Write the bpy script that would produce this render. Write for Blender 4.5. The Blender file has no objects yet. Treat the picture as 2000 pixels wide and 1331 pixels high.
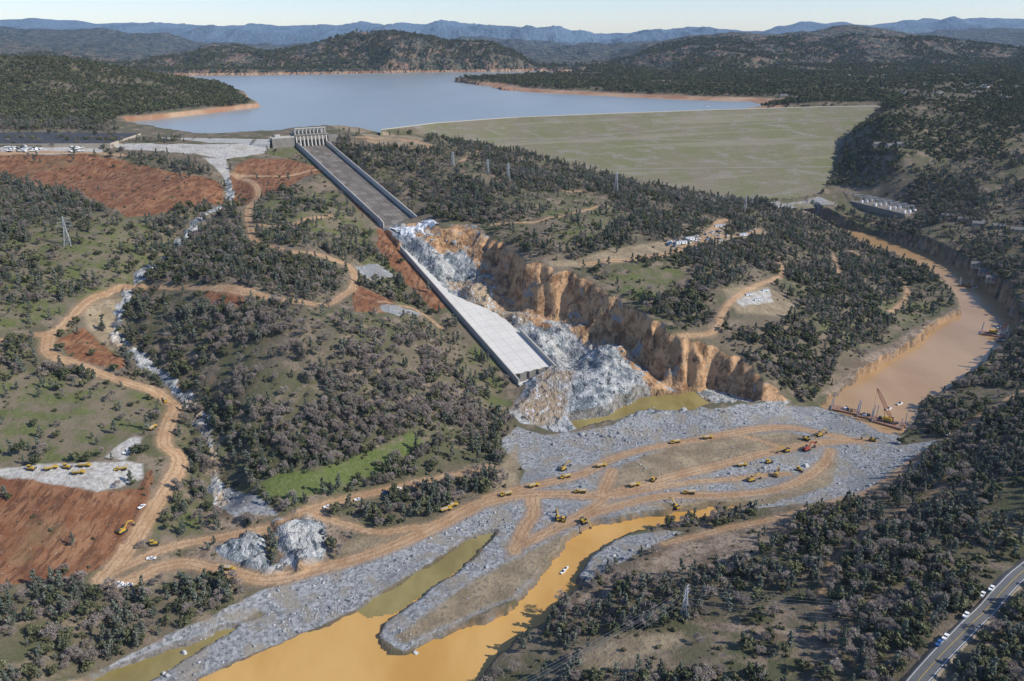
import bpy, math, random, time
import numpy as np
from mathutils import Vector, Matrix
random.seed(7); rng=np.random.default_rng(11)
T0=time.time()
scene=bpy.context.scene
# ------------------------------------------------------------------ camera
CH=320.0; F=28/36*2000; TH=math.atan((665.5-70)/F)
cam=bpy.data.cameras.new("camera"); camo=bpy.data.objects.new("camera",cam)
scene.collection.objects.link(camo); scene.camera=camo
cam.lens=28; cam.sensor_width=36; cam.clip_start=1; cam.clip_end=60000
camo.location=(0,0,CH); camo.rotation_euler=(math.pi/2-TH,0,0)
cT,sT=math.cos(TH),math.sin(TH)
def ray(px,py):
    x=(px-1000)/F; v=(665.5-py)/F
    return np.array([x, cT+v*sT, -sT+v*cT])
def P(px,py,z):            # survey: sight line met at a known elevation
    d=ray(px,py); t=(z-CH)/d[2]
    return (d[0]*t,d[1]*t)
def PD(px,py,Y):           # survey: sight line met at a known distance
    d=ray(px,py); t=Y/d[1]
    return (d[0]*t,Y,CH+d[2]*t)
# ------------------------------------------------------------------ noise
def _h(ix,iy,s):
    n=(ix.astype(np.int64)*374761393+iy.astype(np.int64)*668265263+s*1442695041)&0xffffffff
    n=((n^(n>>13))*1274126177)&0xffffffff
    n=n^(n>>16)
    return (n&0xffff)/65535.0
def vn(x,y,s=0):
    ix=np.floor(x);iy=np.floor(y);fx=x-ix;fy=y-iy
    fx=fx*fx*fx*(fx*(fx*6-15)+10);fy=fy*fy*fy*(fy*(fy*6-15)+10)
    a=_h(ix,iy,s);b=_h(ix+1,iy,s);c=_h(ix,iy+1,s);d=_h(ix+1,iy+1,s)
    return (a+(b-a)*fx+(c-a)*fy+(a-b-c+d)*fx*fy)*2-1
def fbm(x,y,o=4,s=0):
    r=0;a=1;t=0
    for i in range(o):
        r=r+a*vn(x*2**i+17.3*i,y*2**i-9.1*i,s+i);t+=a;a*=.5
    return r/t
def ridg(x,y,o=4,s=0):
    r=0;a=1;t=0
    for i in range(o):
        r=r+a*(1-np.abs(vn(x*2**i+7.3*i,y*2**i+3.7*i,s+i))*2);t+=a;a*=.5
    return r/t
def sstep(a,b,x):
    t=np.clip((x-a)/(b-a),0,1);return t*t*(3-2*t)
# ------------------------------------------------------------------ sdf
def sdpoly(X,Y,poly,cap=60.):
    poly=np.array(poly,float)
    out=np.full(X.shape,cap)
    m=(X>poly[:,0].min()-cap)&(X<poly[:,0].max()+cap)&(Y>poly[:,1].min()-cap)&(Y<poly[:,1].max()+cap)
    x=X[m];y=Y[m]
    d=np.full(x.shape,1e9);ins=np.zeros(x.shape,bool)
    n=len(poly)
    for i in range(n):
        ax,ay=poly[i];bx,by=poly[(i+1)%n]
        ex,ey=bx-ax,by-ay;L=ex*ex+ey*ey+1e-9
        t=np.clip(((x-ax)*ex+(y-ay)*ey)/L,0,1)
        d=np.minimum(d,(x-ax-t*ex)**2+(y-ay-t*ey)**2)
        if ay!=by:
            c=((ay>y)!=(by>y))&(x<(bx-ax)*(y-ay)/(by-ay)+ax)
            ins^=c
    d=np.sqrt(d);d=np.where(ins,-d,d)
    out[m]=np.minimum(d,cap);return out
def sdline(X,Y,line,hw,cap=30.):
    line=np.array(line,float)
    out=np.full(X.shape,cap)
    for i in range(len(line)-1):
        ax,ay=line[i];bx,by=line[i+1]
        m=(X>min(ax,bx)-cap-hw)&(X<max(ax,bx)+cap+hw)&(Y>min(ay,by)-cap-hw)&(Y<max(ay,by)+cap+hw)
        x=X[m];y=Y[m];ex,ey=bx-ax,by-ay;L=ex*ex+ey*ey+1e-9
        t=np.clip(((x-ax)*ex+(y-ay)*ey)/L,0,1)
        out[m]=np.minimum(out[m],np.sqrt((x-ax-t*ex)**2+(y-ay-t*ey)**2)-hw)
    return out
def smoothline(pts,n=5):
    p=np.array(pts,float);out=[]
    for i in range(len(p)-1):
        p0=p[max(i-1,0)];p1=p[i];p2=p[i+1];p3=p[min(i+2,len(p)-1)]
        for k in range(n):
            t=k/n
            out.append(.5*((2*p1)+(-p0+p2)*t+(2*p0-5*p1+4*p2-p3)*t*t+(-p0+3*p1-3*p2+p3)*t**3))
    out.append(p[-1]);return np.array(out)
# ------------------------------------------------------------------ elevations
LK=165.0
RIMP=[(832,434,104),(870,436,108),(900,434,107),(950,450,101.5),(990,476,97.5),(1030,510,92),(1080,524,88),(1110,528,86),(1160,552,77.5),(1200,580,69),(1260,608,63.5),(1310,660,50),(1350,666,47),(1405,670,43),(1450,698,34.5),(1500,745,21),(1540,775,8)]
CT=[ # (px,py,z)
(0,262,170),(0,290,168),(270,262,170),(150,290,166),(270,300,160),(450,300,158),(0,330,150),(200,345,140),(330,360,138),
(0,430,125),(150,480,112),(0,520,107),(0,600,90),(150,600,84),(100,700,68),(0,760,60),(150,820,45),(0,950,35),(150,960,31),(0,1120,24),
(200,1100,15),(330,1080,10),(150,1180,16),(0,1250,20),(150,1240,12),(300,1240,5),(420,1170,6),(0,1400,22),(-300,1000,45),(-300,600,105),(-400,350,160),(-900,300,175),
(400,345,138),(440,330,145),(450,390,121),(340,480,97),(250,570,80),(220,660,62),(300,720,50),(390,800,34),(420,900,20),(430,970,12),
(330,420,122),(520,330,142),(500,400,125),(560,380,128),(620,340,140),(640,400,122),(600,470,110),(500,480,108),(400,500,102),
(450,560,98),(560,560,95),(680,580,84),(450,620,84),(600,650,78),(700,700,62),(850,700,42),(780,600,72),(800,640,60),(500,750,58),(650,800,43),(800,850,25),(900,760,27),(930,850,10),(970,830,7),
(600,900,27),(700,930,15),(850,900,12),(500,950,20),(900,960,6),(800,990,7),(600,1010,9),(430,1060,9),(560,1080,5),(300,850,36),(330,950,24),
(900,1010,3),(1100,900,4),(1000,880,4),(1300,820,3),(1500,820,3),(1600,850,3),(1500,900,4),(1300,900,6),(1400,950,4),(1200,960,5),(1000,970,5),(1650,920,2),
(700,1120,1.5),(500,1200,1.5),(900,1080,1),(400,1270,1.5),(1000,1100,3),(830,1220,4),(200,1320,0),(600,1300,0),(900,1350,0),
(700,262,168),(700,290,160),(760,300,152),(830,265,165),(860,275,148),(1000,295,129.6),(1150,330,98),(1300,365,66),(1450,388,42),(1600,380,39),(1630,330,73),(1645,290,104),(1680,245,140),
(760,350,136),(900,330,138),(960,370,124),(1050,370,114),(1180,400,98),(1300,420,80),(1400,425,62),(1500,430,42),(1560,440,20),
(1100,450,104),(1200,480,96),(1300,480,88),(1400,500,76),(1500,500,60),(1300,570,72),(1400,600,62),(1480,590,58),(1560,560,46),(1600,520,36),(1600,620,42),(1560,700,26),(1680,600,26),(1680,660,14),(1760,600,12),(1700,530,20),(1640,480,12),(1620,740,6),(1840,600,6),
(1650,420,20),(1700,400,26),(1780,420,28),(1720,450,8),(1850,440,34),(1900,500,20),(2000,450,40),(2000,560,28),(2060,620,20),(2000,350,85),(1850,330,90),(1750,300,112),(1850,250,145),(2000,250,150),(1730,235,160),(1720,209,172),(2300,400,90),(2300,650,40),
(1600,190,176),(1800,155,190),(2000,155,200),(1200,160,176),(1000,158,170),(2300,180,200),
(1150,1140,5),(1100,1200,8),(1250,1080,9),(1300,1040,5),(1500,1020,6),(1700,960,6),(1500,1100,17),(1700,1050,25),(1900,950,30),(2000,850,28),(1800,860,5),(1900,800,8),(2000,720,9),(1950,780,16),
(1300,1200,14),(1500,1230,22),(1250,1300,18),(1700,1200,30),(2000,1080,38),(1900,1180,36),(1800,1280,33),(2000,1300,36),(1000,1310,7),(1400,1400,20),(2300,1000,55),
]+RIMP[1:]
FOOT=np.array([27.,704.5]);UD=np.array([-340.,575.5]);UL=np.linalg.norm(UD);UD/=UL;VD=np.array([UD[1],-UD[0]])
def chz(u):return np.interp(u/UL,[-.1,0,.2,.41,.5,1,1.1],[6,10,44,80,100,158,158])
def CW(u,v):return FOOT+UD*u+VD*v
def slabR(u):return np.interp(u/UL,[0,.13,.16,.19,.21,.25,.41,.415,.487,.488],[23,23,21,14,4,-11,-17,-23.1,-23.1,23])
ext=[(-3500,2500,180),(3500,2500,210),(-3500,5000,180),(3500,5000,220),(0,4500,170),(0,7000,180),(-2500,800,170),(2500,800,150),(-6000,9000,200),(6000,9000,200),(0,12000,200),(-1200,100,60),(1200,100,70),(0,100,10)]
for t in (0,.07,.14,.21,.28,.35,.42,.5,.6,.7,.8,.9,1.0):
    u=t*UL;ext.append((*CW(u,-34),chz(u)+1));ext.append((*CW(u,-62),chz(u)+(2 if t<.45 else -2)))
    if t>.5:ext.append((*CW(u,34),chz(u)+4));ext.append((*CW(u,70),chz(u)+4))
C=np.array([list(P(a,b,c))+[c] for a,b,c in CT])
C=np.vstack([C,np.array(ext,float)])
def kern(r2,c=16.):return np.sqrt(r2+c*c)
n=len(C)
D2=(C[:,None,0]-C[None,:,0])**2+(C[:,None,1]-C[None,:,1])**2
A=np.zeros((n+1,n+1));A[:n,:n]=kern(D2)-np.eye(n)*3.0;A[:n,n]=1;A[n,:n]=1
W=np.linalg.solve(A,np.append(C[:,2],0))
def rbf(X,Y,W=W,C=C):
    r=np.full(X.shape,W[-1])
    for i in range(len(C)):
        r+=W[i]*kern((X-C[i,0])**2+(Y-C[i,1])**2)
    return r
# canyon floor
CB=[(850,500,82),(940,505,76),(930,555,66),(960,590,57),(1000,545,62),(990,515,71),(1010,600,49),(1060,640,40),(1030,585,51),(1110,612,40),(1150,640,33),(1200,665,26),(1250,700,17),(1310,757,3),(1390,768,0),(1480,785,2),
(1080,680,33),(1180,690,29),(1220,740,20),(1250,775,8),(1150,780,14),(1080,810,6),(1020,800,7),(980,810,5),(1290,775,3),(1130,730,25),(1500,800,2),(1200,830,0),(840,480,89),(790,450,96),(900,470,90)]
CBw=[list(P(a,b,c))+[c] for a,b,c in CB]
for t in (.01,.06,.11,.16,.21,.26,.31,.36):
    u=t*UL;CBw.append([*CW(u,float(slabR(u))+7),float(chz(u))-2.0]);CBw.append([*CW(u,float(slabR(u))+20),float(chz(u))-4.0])
CBw=np.array(CBw);nb=len(CBw)
D2=(CBw[:,None,0]-CBw[None,:,0])**2+(CBw[:,None,1]-CBw[None,:,1])**2
A=np.zeros((nb+1,nb+1));A[:nb,:nb]=kern(D2)-np.eye(nb)*2;A[:nb,nb]=1;A[nb,:nb]=1
WB=np.linalg.solve(A,np.append(CBw[:,2],0))
rim=[P(*a) for a in RIMP+[(1590,795,2),(1400,810,2),(1250,820,2),(1100,850,2),(1010,830,3),(985,800,8)]]
rim+= [tuple(CW(u,-27)) for u in (-10,60,130,200,275,330,345)]
# water outlines
upriv=[P(a,b,0) for a,b in [(1480,412),(1590,428),(1650,445),(1720,463),(1800,488),(1870,520),(1920,555),(1955,590),(1985,625),(1985,655),(1950,690),(1895,735),(1845,770),(1800,790),(1785,830),(1760,855),(1725,848),(1690,830),(1650,812),(1600,795),(1650,760),(1720,715),(1800,665),(1840,630),(1875,615),(1862,590),(1820,555),(1760,520),(1700,492),(1640,460),(1580,440),(1480,425)]]
loriv=[P(a,b,0) for a,b in [(1200,1020),(1320,1002),(1400,990),(1465,990),(1400,1012),(1300,1032),(1220,1055),(1150,1100),(1128,1135),(1140,1147),(1085,1195),(1060,1228),(1000,1268),(940,1331),(900,1480),(250,1480),(390,1325),(500,1278),(600,1238),(700,1190),(800,1130),(880,1075),(935,1043),(972,1040),(930,1090),(850,1150),(770,1205),(742,1243),(760,1278),(800,1275),(870,1242),(960,1212),(1020,1175),(1070,1110),(1110,1060),(1140,1035)]]
sideriv=[P(a,b,0) for a,b in [(510,1203),(400,1246),(250,1298),(120,1360),(60,1480),(200,1480),(260,1350),(340,1305),(450,1240)]]
pool=[P(a,b,0) for a,b in [(1110,822),(1180,812),(1250,778),(1360,765),(1390,795),(1330,802),(1270,802),(1200,826),(1130,842)]]
crest_px=[(745,254),(850,241),(1000,230),(1200,222),(1400,215),(1600,209),(1725,207)]
crest=np.array([P(a,b,172) for a,b in crest_px])
lake=[P(a,b,LK) for a,b in [(250,247),(330,258),(410,266),(530,262),(575,252),(640,248),(700,249)]]
lake+=[(c[0],c[1]+12) for c in crest[:5]]+[P(a,b,LK) for a,b in [(1490,207),(1470,199),(1380,197),(1300,194),(1230,191),(1160,187),(1050,182),(980,176),(955,169),(890,160),(960,155),(1060,152),(1150,150),(1150,141),(1040,139),(800,142),(500,147),(250,149),(150,155),(250,160),(380,165),(470,185),(503,210),(440,218),(350,228),(300,234),(240,238)]]
RIDGES=[
 ([(-600,125,2250),(0,113,2250),(130,116,2250),(250,142,2250),(350,163,2200),(420,181,2120),(480,203,1980),(510,213,1920)],560,600,10),
 ([(250,150,4200),(330,116,4300),(450,88,4300),(520,104,4300),(580,96,4300),(640,78,4300),(690,58,4300),(725,64,4300),(760,63,4300),(830,71,4250),(900,82,4250),(960,84,4200),(1010,108,4200),(1060,150,4150)],560,900,58),
 ([(-500,48,6500),(0,50,6500),(120,58,6500),(200,55,6500),(260,68,6300),(330,64,6300),(400,86,6300),(500,92,6200),(620,100,6200),(800,150,6200)],2300,1500,150),
 ([(1100,150,4800),(1180,128,4800),(1260,98,4800),(1340,76,4800),(1430,64,4900),(1520,69,5000),(1580,60,5000),(1630,50,5000),(1680,50,5000),(1740,58,5000),(1800,76,4900),(1900,90,4900),(2000,98,4800),(2500,90,4700)],1300,1500,90),
 ([(500,130,7200),(700,93,7200),(780,84,7200),(850,88,7200),(900,80,7200),(1000,76,7200),(1060,90,7200),(1130,97,7200),(1220,90,7300),(1400,90,7300)],2200,1500,150),
 ([(1450,130,7000),(1600,100,7000),(1750,70,7800),(1850,60,7800),(1950,56,7800),(2500,50,7800)],1800,1500,130),
 ([(-600,38,12500),(0,40,12500),(150,45,12500),(230,51,12500),(300,48,12500),(420,56,12500),(500,48,12500),(560,51,12500),(650,49,12500),(760,52,12500),(860,43,12500),(930,52,12500),(1000,55,12500),(1120,62,12500),(1230,69,12500),(1330,58,12500),(1420,56,12500),(1520,66,12500),(1600,45,12500),(1700,50,12500),(1800,43,12500),(2000,36,12500),(2600,40,12500)],3200,2500,260),
]
def terrain(X,Y):
    zA=rbf(X,Y)
    u=(X-FOOT[0])*UD[0]+(Y-FOOT[1])*UD[1];v=(X-FOOT[0])*VD[0]+(Y-FOOT[1])*VD[1]
    amp=np.clip((zA-6)/40,0,1)
    cal=np.where((u>-30)&(u<UL+60),sstep(30,110,np.abs(v)),1)
    z=zA+amp*cal*(fbm(X/80,Y/80,4,3)*5.0)+fbm(X/14,Y/14,3,9)*np.clip(.35+amp,0,1)*0.8
    z=np.where(Y>1900,z+sstep(1900,3000,Y)*fbm(X/300,Y/300,4,5)*18,z)
    rav=np.array([P(*a) for a in [(445,335,145),(452,392,121),(340,480,97),(250,570,80),(220,660,62),(300,720,50),(390,800,34),(415,900,20),(432,970,12)]])
    dr=sdline(X,Y,rav,0,45)
    z-=np.where(Y<1400,(1-sstep(4,30,dr))*5*(1+.5*vn(X/9,Y/9,4)),0)
    wr=(1-sstep(.5,4,dr+vn(X/8,Y/8,40)*4+vn(X/25,Y/25,42)*3))*(Y<1300)
    z+=wr*ridg(X/8,Y/8,3,44)*1.0
    oc=np.minimum(sdpoly(X,Y,[P(a,b,7) for a,b in [(545,1030),(580,1012),(625,1020),(640,1050),(610,1095),(575,1110),(550,1080)]]),sdpoly(X,Y,[P(a,b,7) for a,b in [(430,1070),(500,1045),(530,1080),(540,1110),(470,1100)]]))
    wo=sstep(3,-6,oc+vn(X/7,Y/7,41)*4);z+=wo*(ridg(X/17,Y/13,4,77)*6+1.5)
    sd=sdpoly(X,Y,rim)
    rs=sstep(-20,25,v+20)
    sd=sd+(ridg(X/38,Y/38,3,21)*7-1+vn(X/9,Y/9,22)*3.5+vn(X/4,Y/4,24)*1.2)*(.3+.7*rs)
    zb0=rbf(X,Y,WB,CBw)
    nearslab=np.clip((v-slabR(u))/30,.15,1)
    zB=zb0+(ridg(X/52+.01*Y,Y/40,4,31)*9-2+ridg(X/13,Y/10,3,33)*2.8+np.abs(vn(X/22,Y/22,35))*3)*np.clip((zb0-1)/14,0.12,1)*nearslab
    w=sstep(0,15,-sd);w=w+.12*np.sin(w*math.pi*2)*vn(X/12,Y/12,29)
    z=z*(1-w)+np.minimum(zB,z+3)*w
    inner=(u>-6)&(u<UL+25);lowr=(u<.487*UL);zc=chz(u)
    vv=np.where(lowr,np.maximum(np.maximum(-25-v,v-slabR(u)),0),np.maximum(np.abs(v)-25,0))
    wch=np.where(inner,1-sstep(0,np.where(lowr,np.where(v<0,14,9),26),vv),0)
    wch=np.where(lowr&(u>.42*UL)&(v>-24),0,wch)
    z=z*(1-wch)+(zc-1.3+np.where(lowr&(v>slabR(u)),-1,0))*wch
    for pts,wf,wb,na in RIDGES:
        q=np.array([PD(*a) for a in pts])
        yc=np.interp(X,q[:,0],q[:,1]);zt=np.interp(X,q[:,0],q[:,2])
        edge=np.maximum(q[0,0]-X,X-q[-1,0]);fe=1-sstep(0,wf*.35,edge)
        dy=Y-yc;wd=np.where(dy<0,wf,wb)
        wx=fbm(X/(wf*.45),Y/(wf*.8),3,int(wf))
        p=np.clip(1-np.abs(dy)/wd*(1+.35*wx),0,1)*fe
        p=np.where((dy<-wf*1.3)|(edge>wf*.34),0,p)
        r=ridg(X/(wf*.35)+wx*.3,Y/(wf*.6),5,int(wf)+3)
        h=LK-2+(zt-LK+2)*(p**.9)+r*na*p*(1-p)*2.6+fbm(X/(wf*.1),Y/(wf*.1),4,8)*na*.2*np.sqrt(p)
        z=np.where(p>0.003,np.maximum(z,h),z)
    sl=sdpoly(X,Y,lake,300.)
    sl=sl+fbm(X/60,Y/60,3,12)*12*sstep(1500,2300,Y)
    z=np.where(sl<0,LK-np.minimum(8,-sl*.25),z)
    z=np.where((sl>=0)&(sl<10)&(Y>1240),np.maximum(z,LK+.2+sl*.12),z)
    z=np.where((sl>=0)&(Y>1900),np.maximum(z,LK+.3+np.minimum(sl*.1,12)),z)
    sr=np.full(X.shape,60.)
    for pl in (upriv,loriv,sideriv,pool):
        sr=np.minimum(sr,sdpoly(X,Y,pl))
    sr=sr+fbm(X/12,Y/12,3,14)*3.0
    z=np.where(sr<0,-np.minimum(3,-sr*.35+.05),z)
    z=np.where((sr>=0)&(sr<60),np.maximum(z,.1+np.minimum(sr*.12,1.0)),z)
    return z,sl,sr,u,v,sd,np.maximum(np.clip(w,0,1),np.maximum(wo,wr*.8))
ys=[200.]
while ys[-1]<16500:
    y=ys[-1];ys.append(y+min(90,1.6 if y<780 else 1.6*(y/780)**2))
xh=[0.]
while xh[-1]<11500:
    x=xh[-1];xh.append(x+min(90,2.0 if x<430 else 2.0*(x/430)**1.5))
ys=np.array(ys);xs=np.array([-a for a in xh[:0:-1]]+xh)
GX,GY=np.meshgrid(xs,ys);sh=GX.shape
X=GX.ravel();Y=GY.ravel()
Z,SL,SR,U,V,SCN,WCN=terrain(X,Y)
damface=[P(*a) for a in [(745,255,166),(860,275,146),(1000,295,129.6),(1150,330,98),(1300,365,66),(1450,388,42),(1600,380,39),(1630,330,73),(1645,290,104),(1680,245,140),(1722,210,170)]]
dampoly=damface+[(c[0],c[1]+10) for c in crest[::-1]]
sdd=sdpoly(X,Y,dampoly)
cry=np.interp(X,crest[:,0],crest[:,1])
damz=172-np.maximum(0,(cry-Y))/2.25
Z=np.where(sdd<0,np.minimum(Z,damz-4),Z)
Z=np.where((sdd>=0)&(sdd<22)&(Y<cry)&(X>crest[0,0])&(X<crest[-1,0]+20),np.maximum(Z,damz+.3),Z)
ZG=Z.reshape(sh)
print("terrain",sh,time.time()-T0)
def zat(x,y):
    x=np.atleast_1d(np.asarray(x,float));y=np.atleast_1d(np.asarray(y,float))
    i=np.clip(np.searchsorted(xs,x)-1,0,len(xs)-2);j=np.clip(np.searchsorted(ys,y)-1,0,len(ys)-2)
    fx=(x-xs[i])/(xs[i+1]-xs[i]);fy=(y-ys[j])/(ys[j+1]-ys[j])
    return (ZG[j,i]*(1-fx)+ZG[j,i+1]*fx)*(1-fy)+(ZG[j+1,i]*(1-fx)+ZG[j+1,i+1]*fx)*fy
def look(arr,x,y):
    i=np.clip(np.searchsorted(xs,x),0,len(xs)-1);j=np.clip(np.searchsorted(ys,y),0,len(ys)-1)
    return arr.reshape(sh)[j,i]
YS=np.concatenate([np.arange(210,1600,1.5),np.arange(1600,8000,12)])
def G(px,py):
    d=ray(px,py);t=YS/d[1]
    x=d[0]*t;z=CH+d[2]*t
    g=zat(x,YS);k=np.argmax(z<g)
    if z[k]>=g[k]:k=len(YS)-1
    if k==0:return (x[0],YS[0])
    a=(z[k-1]-g[k-1]);b=(g[k]-z[k]);f=a/(a+b+1e-9)
    return (x[k-1]+(x[k]-x[k-1])*f,YS[k-1]+(YS[k]-YS[k-1])*f)
def GL(pts):return [G(a,b) for a,b in pts]
# ------------------------------------------------------------------ map regions
def region(polys,cap=40.):
    s=np.full(X.shape,cap)
    for p in polys:s=np.minimum(s,sdpoly(X,Y,GL(p),cap))
    return s
ROADS=[([(-40,668),(0,665),(60,655),(100,650),(140,620),(200,577),(260,562),(350,562),(430,565),(500,575),(600,592),(650,590),(690,560),(685,522),(640,503),(560,490),(503,476),(488,440),(485,410),(505,380),(490,355),(455,340)],3.3),
([(95,655),(95,690),(150,712),(230,742),(300,765),(340,790),(332,820),(320,865),(350,895),(340,930),(310,980),(260,1060),(220,1110),(200,1135),(240,1140),(300,1115)],4.8),
([(200,1130),(260,1100),(330,1070),(430,1050),(540,1022),(600,997),(700,970),(800,947),(900,927),(960,912)],3.2),
([(300,1112),(360,1100),(420,1112),(520,1132),(620,1112),(740,1078),(850,1030),(920,992),(1000,970),(1090,965),(1180,967),(1300,935),(1420,905),(1520,880),(1600,865),(1700,860)],4.6),
([(950,975),(1040,950),(1140,925),(1200,895),(1300,870),(1420,848),(1530,835),(1620,850),(1680,862)],4.2),
([(1005,1075),(1025,1030),(1042,1005),(1040,972)],4.5),([(1005,1070),(1080,1035),(1170,985),(1180,955),(1195,920)],4.2),
([(1060,1045),(1170,1000),(1290,970),(1400,968),(1500,960),(1560,940),(1610,905),(1622,880)],3.6),
([(1200,970),(1330,945),(1440,935),(1540,925)],2.4),([(1440,850),(1500,865),(1540,880)],2.4),
([(1300,1062),(1420,1032),(1560,1000),(1700,960),(1800,890),(1870,850),(1920,812),(2020,760)],2.8),
([(600,997),(660,1020),(740,1040),(800,1032),(860,1026)],2.6),
([(960,440),(1040,435),(1110,420),(1185,402)],2.2),([(1080,365),(1110,375),(1145,372)],2.6),
([(1140,517),(1240,505),(1340,482),(1440,462),(1485,450)],3.0),([(1490,490),(1520,512),(1525,540),(1440,580),(1412,610),(1392,650),(1320,665)],2.3),
([(1660,490),(1750,540),(1772,575),(1740,610)],2.5),
([(1600,1210),(1610,1140),(1640,1080),(1720,1020),(1840,950)],.6),
([(500,440),(560,442),(600,428),(650,420)],1.6),([(455,340),(540,345),(600,335),(640,330)],2.2),([(700,268),(770,272),(840,285),(800,290),(720,275)],4),([(930,295),(940,300),(900,315)],2.5),
([(0,300),(120,298),(240,303)],3.5),([(1370,480),(1400,440),(1420,430)],4),([(740,590),(800,600),(860,640)],1.5),([(505,575),(470,560),(420,560)],2.4),
([(1640,540),(1620,490),(1560,450),(1500,420)],1.8),([(860,1030),(940,990)],2.4)]
SROAD=np.full(X.shape,30.)
for p,hw in ROADS:
    SROAD=np.minimum(SROAD,sdline(X,Y,smoothline(GL(p)),hw,30))
GRAV=[[(975,865),(1010,835),(1060,850),(1130,842),(1200,830),(1280,800),(1390,800),(1480,788),(1600,795),(1700,830),(1765,855),(1745,900),(1690,955),(1600,982),(1480,992),(1400,1000),(1320,1000),(1200,1020),(1140,1030),(1110,1060),(1020,1175),(860,1240),(790,1275),(742,1245),(760,1210),(930,1090),(975,1040),(850,1060),(760,1130),(620,1215),(390,1325),(300,1400),(150,1400),(130,1340),(260,1275),(420,1200),(520,1150),(640,1115),(760,1075),(900,1005),(1010,955),(1025,920)],[(975,1040),(935,1043),(880,1075),(700,1190),(500,1278),(330,1350),(600,1200),(850,1050)],
 [(1130,1140),(1150,1090),(1220,1050),(1300,1035),(1330,1040),(1260,1075),(1200,1105),(1150,1140)],[(1150,508),(1220,493),(1300,483),(1300,492),(1220,512),(1160,518)],[(690,520),(740,515),(770,540),(720,548)],[(740,600),(800,605),(830,612),(780,618),(745,608)],
 [(1500,395),(1600,385),(1640,400),(1600,415),(1520,408)],[(1600,800),(1700,830),(1760,870),(1830,860),(1800,900),(1700,960),(1600,985)],[(410,930),(520,985),(540,1005),(460,1010),(420,980)]]
TAN=[[(1175,960),(1190,925),(1300,875),(1420,852),(1530,842),(1600,862),(1540,885),(1400,905),(1240,950)],[(1010,1090),(1090,1050),(1125,1045),(1070,1110),(1000,1165),(890,1215),(800,1250),(775,1245),(840,1195),(930,1130)],[(1250,985),(1400,975),(1530,965),(1600,900),(1640,900),(1620,950),(1500,985),(1300,1000)],
 [(1060,515),(1140,505),(1300,470),(1400,460),(1490,445),(1500,455),(1420,480),(1300,500),(1180,520),(1080,525)],[(1370,470),(1400,432),(1430,440),(1400,475)],[(1410,565),(1500,560),(1560,600),(1540,620),(1440,610)],
 [(200,1150),(320,1080),(380,1100),(300,1150)],[(1130,1285),(1200,1245),(1330,1235),(1340,1255),(1230,1295),(1150,1320)],[(700,262),(800,265),(850,285),(760,290)],[(640,245),(840,240),(700,262)],
 [(160,600),(230,575),(240,600),(220,680),(170,640)],[(960,930),(1010,870),(1015,950),(960,975)],[(640,1085),(700,1050),(860,1030),(760,1070)]]
SCR=[[(1600,770),(1700,690),(1790,640),(1870,600),(1880,615),(1810,668),(1720,722),(1640,778)],[(1230,1110),(1290,1060),(1500,1015),(1700,960),(1790,905),(1800,925),(1690,985),(1540,1060),(1420,1100),(1300,1130)],[(1640,1235),(1560,1255),(1420,1235),(1340,1215),(1450,1215)],[(360,1085),(420,1050),(560,1010),(640,1000),(700,1040),(640,1095),(540,1122),(440,1110)],[(1100,1160),(1130,1140),(1230,1110),(1200,1160),(1110,1210)],[(400,1000),(440,985),(540,1000),(480,1030),(400,1040)]]
RED=[[(0,935),(100,928),(180,960),(270,955),(300,900),(300,940),(290,1000),(250,1080),(150,1130),(-200,1165),(-200,950)],[(-100,305),(150,300),(240,312),(330,335),(395,345),(436,365),(435,398),(330,415),(250,425),(140,375),(0,348),(-100,345)],[(450,345),(480,312),(560,310),(640,332),(560,366),(492,392),(455,410)],[(105,665),(165,640),(245,700),(235,725),(150,705)],[(690,555),(770,590),(765,612),(690,610)],[(400,570),(470,565),(480,600),(420,600)],[(740,430),(780,470),(830,540),(870,600),(850,610),(800,560),(735,480)],
 [(640,320),(700,370),(740,420),(735,440),(690,400)],[(1000,1085),(1020,1010),(1060,965),(1170,955),(1190,975),(1080,1050)]]
PALE=[[(-100,917),(120,905),(280,905),(278,935),(230,952),(190,962),(110,947),(0,930),(-100,930)],[(200,895),(265,850),(280,855),(240,900)],[(212,281),(530,286),(515,300),(440,312),(380,300),(240,292)],[(395,308),(440,308),(450,345),(440,350)],[(0,288),(200,286),(200,300),(0,300)],[(1430,580),(1500,565),(1510,590),(1450,600)]]
GRASS=[[(-100,700),(120,740),(280,765),(310,800),(270,850),(200,890),(100,905),(-100,905)],[(485,955),(620,920),(720,880),(810,848),(840,870),(740,925),(640,965),(560,990)],[(500,400),(560,370),(700,380),(740,460),(700,490),(610,470),(520,460)],[(1170,560),(1240,522),(1340,525),(1280,585)],[(300,1000),(400,985),(395,1050),(300,1055)],[(-50,440),(200,420),(350,480),(330,520),(150,600),(-50,660)],[(880,660),(960,690),(990,790),(930,800),(900,720)],[(520,290),(600,280),(600,310),(530,305)],[(1600,640),(1720,590),(1850,580),(1860,595),(1740,640),(1640,700)],[(1050,420),(1200,400),(1250,440),(1100,480)],[(700,480),(760,500),(800,590),(730,590)]]
sG=region(GRAV);sT_=region(TAN);sRd=region(RED);sP=region(PALE);sGr=region(GRASS);sSc=region(SCR)
strongG=region([GRASS[1]])
print("regions",time.time()-T0)
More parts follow.
